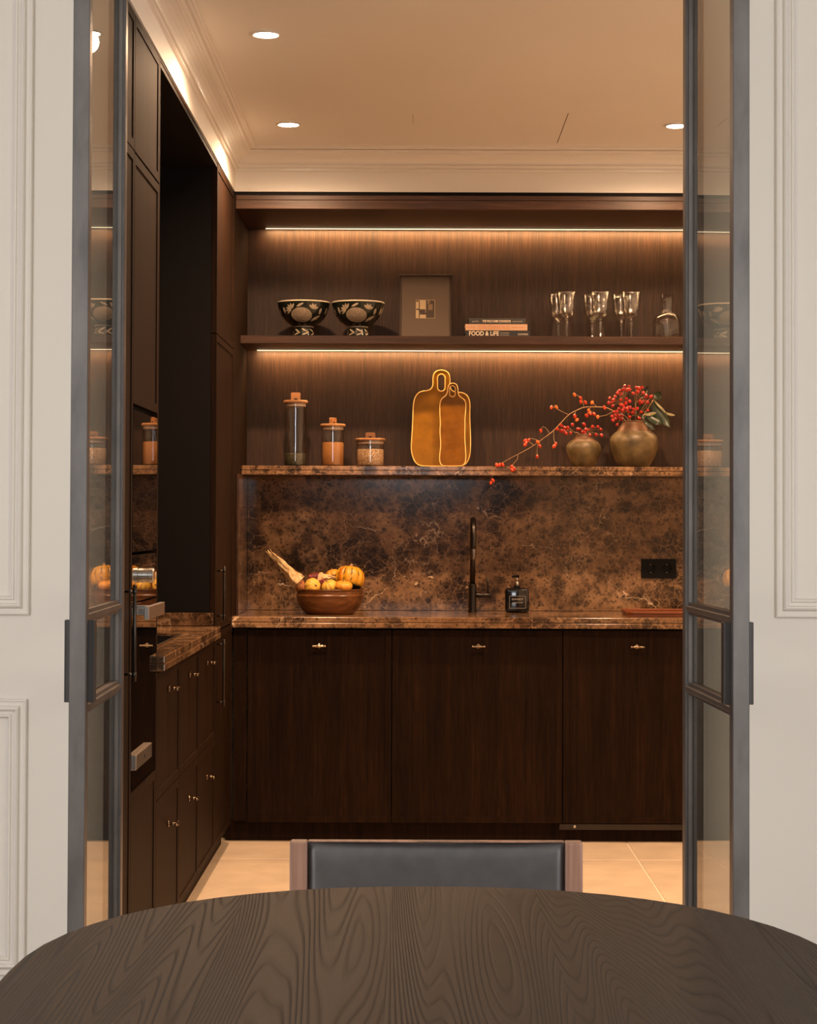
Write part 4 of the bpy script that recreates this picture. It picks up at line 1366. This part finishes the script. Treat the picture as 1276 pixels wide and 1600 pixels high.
# ------------------------------------------------------------------ things on the marble worktop
# turned fruit bowl
BXc, BYc = px2(516, 0, 8.56)[0], 8.56
c = (BXc, BYc, CT)
mb = MB()
mb.lathe([(0, .002), (.085, .002), (.095, 0), (.100, .004), (.118, .020), (.132, .042), (.1385, .062), (.1405, .076), (.1425, .079), (.1405, .083), (.1375, .086), (.1378, .098), (.1425, .104), (.1415, .107), (.135, .107),
          (.130, .098), (.131, .078), (.124, .045), (.108, .022), (.08, .013), (0, .012)], 64, c)
tag(at_origin(mb.build('fruit_bowl', M['fruit_bowl'], smooth_angle=35)), 'wide red-brown turned wooden bowl full of gourds and dried corn', 'bowl')
def z8(p, y):
    x, z = px2(400 + p[0] / 6.716, 840 + p[1] / 6.716, y)
    return Vector((x, y, z))
def gourd(name, label, ctr, r, hs, lobes, depth, mat, tilt, stem=True, colfn=None):
    """a ribbed gourd round its own axis, tilted"""
    prof_ = []
    K = 14
    for i in range(K + 1):
        a = -PI / 2 + PI * i / K
        rr = math.cos(a) ** .8 * r if abs(math.cos(a)) > 1e-6 else 0
        zz = math.sin(a) * r * hs
        if i > K - 3:
            zz -= r * .10 * (i - K + 3) / 3 * hs
        prof_.append((max(rr, 0), zz))
    prof_[0] = (0, prof_[0][1]); prof_[-1] = (0, prof_[-1][1])
    mb = MB()
    mb.lathe(prof_, lobes * 6, (0, 0, 0), rmod=lambda a, q, h: q * (1 - depth * (1 - abs(math.cos(lobes * a / 2)))))
    rot = Matrix.Rotation(tilt[1], 4, 'Y') @ Matrix.Rotation(tilt[0], 4, 'X')
    t = thing(name, label, 'gourd', ctr)
    body_cols = None
    if colfn:
        lay = mb.bm.loops.layers.color.new('skin')
        for f in mb.bm.faces:
            for lp in f.loops:
                v = lp.vert.co
                lp[lay] = (*colfn(math.atan2(v.y, v.x), v.z / (r * hs)), 1)
    bmesh.ops.transform(mb.bm, verts=mb.bm.verts[:], matrix=Matrix.Translation(ctr) @ rot)
    mb.build('flesh', mat, t)
    if stem:
        q = MB()
        z = r * hs
        q.tube([(0, 0, z * .86), (0, .001, z * 1.0), (.003, .002, z * 1.12)], [r * .13, r * .09, r * .10], 7)
        bmesh.ops.transform(q.bm, verts=q.bm.verts[:], matrix=Matrix.Translation(ctr) @ rot)
        q.build('stalk', M['twig'], t)
    return t
def stripes(a, h):
    L = 11
    ph = (a * L / (2 * PI) + .5) % 1.0
    e = abs(ph - .5)
    k = int(math.floor(a * L / (2 * PI) + .5))
    rnd = math.sin(k * 12.99 + round(h * 11) * 4.1) * .5 + .5
    if h < -.55:
        return (.05, .07, .02) if rnd > .3 else (.5, .36, .06)
    if e > .36 and rnd > .5:
        return (.13, .14, .02)
    if k % 4 == 0 and e < .3:
        return (.80, .46, .06)
    return (.86, .62, .14)
gourd('gourd', 'large yellow squash striped with green, biggest in the bowl', z8((985, 430), 8.575), .0635, .86, 11, .10, M['squash'], (R(-12), R(6)), True, stripes)
gourd('gourd', 'orange gourd partly hidden behind the large striped squash', z8((815, 415), 8.635), .036, .9, 9, .10, M['gourd_orange'], (R(-20), R(-15)))
gourd('gourd', 'small round yellow gourd between the two ears of red corn', z8((597, 512), 8.475), .0345, .88, 9, .07, M['gourd_yellow'], (R(60), R(70)))
gourd('gourd', 'ribbed pale orange gourd at the bowl rim, middle of the front three', z8((775, 520), 8.470), .0345, .82, 10, .09, M['gourd_yellow'], (R(20), R(-25)))
gourd('gourd', 'flat deep orange gourd in front of the striped squash', z8((920, 508), 8.462), .0385, .55, 8, .08, M['gourd_orange'], (R(8), R(4)))
gourd('gourd', 'orange gourd lying low in the bowl under the others', (BXc + .01, BYc - .005, CT + .052), .040, .8, 9, .08, M['gourd_orange'], (R(5), R(3)))

def corn(name, label, base, tip, r, kmat, husk_pts, seed):
    """an ear of dried corn: cob with rows of kernels; husk leaves swept along husk_pts"""
    rnd = random.Random(seed)
    base, tip = Vector(base), Vector(tip)
    t = thing(name, label, 'corn', base)
    d = tip - base; L = d.length; d.normalize()
    u = d.orthogonal().normalized(); w = d.cross(u)
    mb = MB()
    mb.tube([base + d * (L * s) for s in (0, .15, .5, .85, 1)], [r * .75, r * .85, r * .82, r * .6, r * .25], 12)
    mb.build('cob', kmat, t)
    mb = MB()
    rows, per = 12, max(6, int(L / .0062))
    for i in range(per):
        s = (i + .5) / per
        rr = r * (.88 if s < .6 else .88 - (s - .6) * 1.1)
        for k in range(rows):
            a = 2 * PI * (k + .5 * (i % 2)) / rows
            p = base + d * (L * s) + (u * math.cos(a) + w * math.sin(a)) * rr
            q = r * .26
            n = (u * math.cos(a) + w * math.sin(a))
            tg = d.cross(n)
            vs = [p + n * q * .9] + [p + (d * math.cos(b) + tg * math.sin(b)) * q for b in (0, PI / 2, PI, 1.5 * PI)]
            mb.add(vs, [(0, 1, 2), (0, 2, 3), (0, 3, 4), (0, 4, 1)], True)
    o = mb.build('kernels', kmat, t); o['kind'] = 'stuff'
    if husk_pts:
        a0, b0 = Vector(husk_pts[0]), Vector(husk_pts[1])
        hd = b0 - a0; HL = hd.length; hd.normalize()
        hu = hd.cross(Vector((0, 1, 0))).normalized(); hw = hd.cross(hu)
        for k in range(15):
            ang = 2 * PI * k / 15 + rnd.uniform(-.2, .2)
            dirn = hu * math.cos(ang) + hw * math.sin(ang)
            tang = hd.cross(dirn)
            ln = HL * rnd.uniform(.62, 1.04)
            verts, faces = [], []
            n = 9
            ph = rnd.uniform(0, 6)
            for i in range(n + 1):
                s = i / n
                rad = r * (1.12 - .78 * s ** 1.2) + r * .22 * math.sin(ph + s * 6) * s
                if s < .12:
                    rad *= 1.18
                cpt = a0 + hd * (ln * s) + dirn * rad + tang * (r * .35 * math.sin(ph * 2 + s * 5))
                wid = r * .66 * (1 - s * .86) * (1 + .25 * math.sin(ph + s * 14))
                for e in (-1, 0, 1):
                    verts.append(cpt + tang * wid * e - dirn * (abs(e) * wid * .3) + dirn * (.002 * math.sin(s * 25 + e + ph)))
            for i in range(n):
                for e in (0, 1):
                    faces.append((i * 3 + e, i * 3 + e + 1, i * 3 + 4 + e, i * 3 + 3 + e))
            q = MB(); q.add(verts, faces, True)
            q.build('husk_leaf', M['husk'], t)
    return t
corn('dried_corn', 'ear of red dried corn with its long pale husk pointing up beside the bowl', z8((445, 470), 8.53), z8((545, 640), 8.53), .0225, M['kernel'], (z8((455, 470), 8.53), z8((135, 140), 8.53)), 3)
corn('dried_corn', 'dark red dried corn with short pale husk in the middle of the bowl', z8((715, 430), 8.60), z8((560, 420), 8.61), .0200, M['kernel_red'], (z8((680, 440), 8.585), z8((850, 425), 8.55)), 5)
corn('dried_corn', 'bare dark red dried corn lying between the small gourds', z8((735, 470), 8.525), z8((640, 505), 8.54), .0160, M['kernel_red'], None, 8)

# tap
TX, TY = px2(738.6, 0, 8.80)[0], 8.80
t = thing('tap', 'tall bronze-black kitchen tap with curved spout and side lever', 'tap', (TX, TY, CT))
mb = MB()
mb.lathe([(0, .0005), (.019, .0005), (.019, .006), (.0165, .008), (.0165, .118), (.0150, .120), (0, .120)], 28, (TX, TY, CT)); mb.build('body', M['black_metal'], t, smooth_angle=35)
mb = MB()
zt = 1.3145
pts = [(TX, TY, CT + .119), (TX, TY, 1.15), (TX, TY, 1.245)]
for i in range(1, 13):
    a = PI * i / 12
    pts.append((TX, TY - .075 + .075 * math.cos(a), 1.245 + .075 * math.sin(a)))
pts += [(TX - .001, TY - .150, 1.21), (TX - .002, TY - .150, 1.195)]
mb.tube(pts, .0112, 16)
mb.build('spout', M['black_metal'], t)
mb = MB(); mb.lathe([(0, 1.150), (.0100, 1.150), (.0118, 1.154), (.0118, 1.190), (.0108, 1.196), (0, 1.196)], 24, (TX - .002, TY - .150, 0)); mb.build('spray_head', M['steel_dark'], t, smooth_angle=35)
mb = MB(); mb.cyl((0, TY, CT + .073), .0098, TX + .012, TX + .080, 'x', 20, .0015); lv_ = mb.build('side_arm', M['black_metal'], t)
mb = MB(); mb.cyl((TX + .0655, TY - .004, 0), .0040, CT + .080, CT + .150, 'z', 14, .001); mb.build('lever', M['black_metal'], lv_)

# soap bottle
SX, SY = px2(808, 0, 8.76)[0], 8.76
t = thing('soap_dispenser', 'square black glass soap bottle with pump, standing beside the tap', 'bottle', (SX, SY, CT))
MB().box(SX - .0515, SX + .0515, SY - .030, SY + .030, CT + .0005, CT + .106, bevel=.012, seg=4).build('bottle', M['soap_glass'], t, smooth_angle=50)
mb = MB(); mb.prism([(SX - .034, CT + .020), (SX + .036, CT + .020), (SX + .036, CT + .072), (SX - .034, CT + .072)], SY - .0312, SY - .0302,
                    holes=[[(SX - .033, CT + .021), (SX + .035, CT + .021), (SX + .035, CT + .071), (SX - .033, CT + .071)]])
la = mb.build('label_border', M['ink_gray'], t)
mb = MB(); mb.cyl((SX, SY, 0), .0125, CT + .105, CT + .114, 'z', 24, .001); mb.build('collar', M['socket'], t)
mb = MB()
mb.cyl((SX, SY, 0), .0080, CT + .1135, CT + .132, 'z', 20, .001)
mb.cyl((SX, SY, 0), .0038, CT + .131, CT + .152, 'z', 14)
pu_ = mb.build('pump_stem', M['steel'], t)
mb = MB()
mb.tube([(SX + .008, SY, CT + .156), (SX - .010, SY - .004, CT + .157), (SX - .022, SY - .010, CT + .154)], [.0065, .005, .0036], 12)
mb.build('nozzle', M['socket'], t)
text_mesh('label_text', 'SWEET', SX + .001, CT + .058, SY - .0313, .012, M['ink_gray'], t, width=.050)
text_mesh('label_text', 'LIQUID SOAP', SX + .001, CT + .044, SY - .0313, .008, M['ink_gray'], t, width=.044)

# double socket
WY = YW - .014
zc, xc = 1.31 + (SURVEY_Y - 887) * 8.93 / SURVEY_F, (1029 - SURVEY_X) * 8.93 / SURVEY_F
t = thing('wall_socket', 'black double power socket on the marble splashback', 'socket', (xc, WY, zc - .0425))
mb = MB()
hole = lambda cx: [(cx + .0195 * math.cos(2 * PI * i / 24), zc + .0195 * math.sin(2 * PI * i / 24)) for i in range(24)]
mb.prism([(xc - .0765, zc - .0425), (xc + .0765, zc - .0425), (xc + .0765, zc + .0425), (xc - .0765, zc + .0425)], WY - .009, WY - .0003, holes=[hole(xc - .0355), hole(xc + .0355)], bevel=.001)
mb.build('frame', M['socket'], t)
for s in (-1, 1):
    cx = xc + s * .0355
    mb = MB()
    mb.lathe([(0, -.0010), (.0190, -.0010), (.0190, -.0085), (.0200, -.0098), (.0212, -.0098), (.0212, -.0088)], 32, (cx, WY, zc), 'y')
    o = mb.build('socket_well', M['socket'], t, smooth_angle=40)
    for q in (-1, 1):
        mb = MB(); mb.cyl((cx + q * .0095, 0, zc), .0026, WY - .0022, WY - .0008, 'y', 12); mb.build('contact', M['laminate'], o)
        mb = MB(); mb.box(cx - .003, cx + .003, WY - .0070, WY - .0012, zc + q * .0172 - .0012, zc + q * .0172 + .0012); mb.build('earth_clip', M['brass'], o)

# wooden tray
TX0, TX1, TY0, TY1 = .882, 1.30, 8.45, 8.74
mb = MB()
def rr(x0, x1, y0, y1, r, n=6):
    out = []
    for cx, cy2, a0 in ((x1 - r, y0 + r, -PI / 2), (x1 - r, y1 - r, 0), (x0 + r, y1 - r, PI / 2), (x0 + r, y0 + r, PI)):
        for i in range(n + 1):
            a = a0 + PI / 2 * i / n
            out.append((cx + r * math.cos(a), cy2 + r * math.sin(a)))
    return out
mb.prism(rr(TX0, TX1, TY0, TY1, .03), CT + .0005, CT + .010, plane='xy')
t = thing('tray', 'red-brown wooden tray lying flat at the right end of the marble worktop', 'tray', ((TX0 + TX1) / 2, 8.6, CT))
mb.build('base', M['tray'], t)
mb = MB(); mb.prism(rr(TX0 - .004, TX1 + .004, TY0 - .004, TY1 + .004, .034), CT + .0101, CT + .020, plane='xy', holes=[rr(TX0 + .010, TX1 - .010, TY0 + .010, TY1 - .010, .022)], bevel=.002)
mb.build('rim', M['tray'], t)

# ------------------------------------------------------------------ dining table and chair
TCX, TA, TB, TN = .025, .53, .60, 2.2
YF, YN = 3.141, 0.55
def table_outline(shrink=0.0, n=26):
    a_, pts = TA - shrink, []
    for sgn, yc in ((1, YF - TB), (-1, YN + TB)):
        for i in range(n + 1):
            th = PI * i / n
            cx, sx_ = math.cos(th), math.sin(th)
            x = math.copysign(abs(cx) ** (2 / TN), cx) * a_
            y = abs(sx_) ** (2 / TN) * (TB - shrink)
            pts.append((TCX + sgn * x, yc + sgn * y))
    return pts
t = thing('dining_table', 'dark brushed ash dining table with rounded ends in front of the kitchen doorway', 'table', (TCX, 1.84, 0))
mb = MB(); mb.prism(table_outline(), .716, .75, plane='xy', bevel=.003); mb.build('tabletop', M['table'], t)
for yy in (1.25, 2.40):
    mb = MB(); mb.prism([(TCX + .17 * math.cos(2 * PI * i / 32), yy + .17 * math.sin(2 * PI * i / 32)) for i in range(32)], .022, .7155, plane='xy', bevel=.004)
    mb.build('pedestal', M['table'], t)
    mb = MB(); mb.prism([(TCX + .25 * math.cos(2 * PI * i / 32), yy + .25 * math.sin(2 * PI * i / 32)) for i in range(32)], .001, .0215, plane='xy', bevel=.004)
    mb.build('foot', M['table'], t)

CX0, CX1, CYB = -.2135, .2865, 3.50
cxm = (CX0 + CX1) / 2
t = thing('dining_chair', 'dining chair with charcoal leather back and red-brown wooden posts, at the far table end', 'chair', (cxm, 3.3, 0))
for x0 in (CX0, CX1 - .030):
    mb = MB(); mb.box(x0, x0 + .030, CYB - .016, CYB + .016, .0005, .763, bevel=.003, seg=2); mb.build('rear_leg', M['chair_wood'], t)
    mb = MB(); mb.box(x0, x0 + .030, 3.075, 3.107, .0005, .445, bevel=.003, seg=2); mb.build('front_leg', M['chair_wood'], t)
    mb = MB(); mb.box(x0 + .004, x0 + .026, 3.108, CYB - .017, .395, .44, bevel=.003); mb.build('side_rail', M['chair_wood'], t)
for yy in (3.091, CYB):
    mb = MB(); mb.box(CX0 + .031, CX1 - .031, yy - .010, yy + .010, .395, .435, bevel=.003); mb.build('cross_rail', M['chair_wood'], t)
# leather back: a shallow sling between the posts, padded, rolled at its edges
mb = MB()
def sling(x0, x1, z0, z1, nx, nz, dip, yc, th):
    verts, faces = [], []
    for f in (0, 1):
        for i in range(nx + 1):
            u = i / nx
            for k in range(nz + 1):
                v = k / nz
                e = min(1, min(u, 1 - u) * 14) ** .5
                g = min(1, min(v, 1 - v) * 7) ** .5
                y = yc + dip * math.sin(PI * u) + (-1 if f == 0 else 1) * th * (.35 + .65 * e * g)
                verts.append((x0 + (x1 - x0) * u, y, z0 + (z1 - z0) * v))
    Kn = (nx + 1) * (nz + 1)
    idx = lambda f, i, k: f * Kn + i * (nz + 1) + k
    for i in range(nx):
        for k in range(nz):
            faces.append((idx(0, i, k), idx(0, i + 1, k), idx(0, i + 1, k + 1), idx(0, i, k + 1)))
            faces.append((idx(1, i, k), idx(1, i, k + 1), idx(1, i + 1, k + 1), idx(1, i + 1, k)))
    for i in range(nx):
        for k in (0, nz):
            faces.append((idx(0, i, k), idx(1, i, k), idx(1, i + 1, k), idx(0, i + 1, k)))
    for k in range(nz):
        for i in (0, nx):
            faces.append((idx(0, i, k), idx(0, i, k + 1), idx(1, i, k + 1), idx(1, i, k)))
    return verts, faces
mb.add(*sling(CX0 + .0302, CX1 - .0302, .575, .7605, 28, 12, .022, CYB - .002, .011), smooth=True)
mb.build('backrest', M['leather'], t)
mb = MB(); mb.box(CX0 + .031, CX1 - .031, CYB - .006, CYB + .012, .7612, .7632, bevel=.0006); mb.build('top_edge', M['chair_wood'], t)
mb = MB(); mb.box(CX0 + .002, CX1 - .002, 3.06, CYB - .020, .4405, .475, bevel=.012, seg=3); mb.build('seat', M['leather'], t)
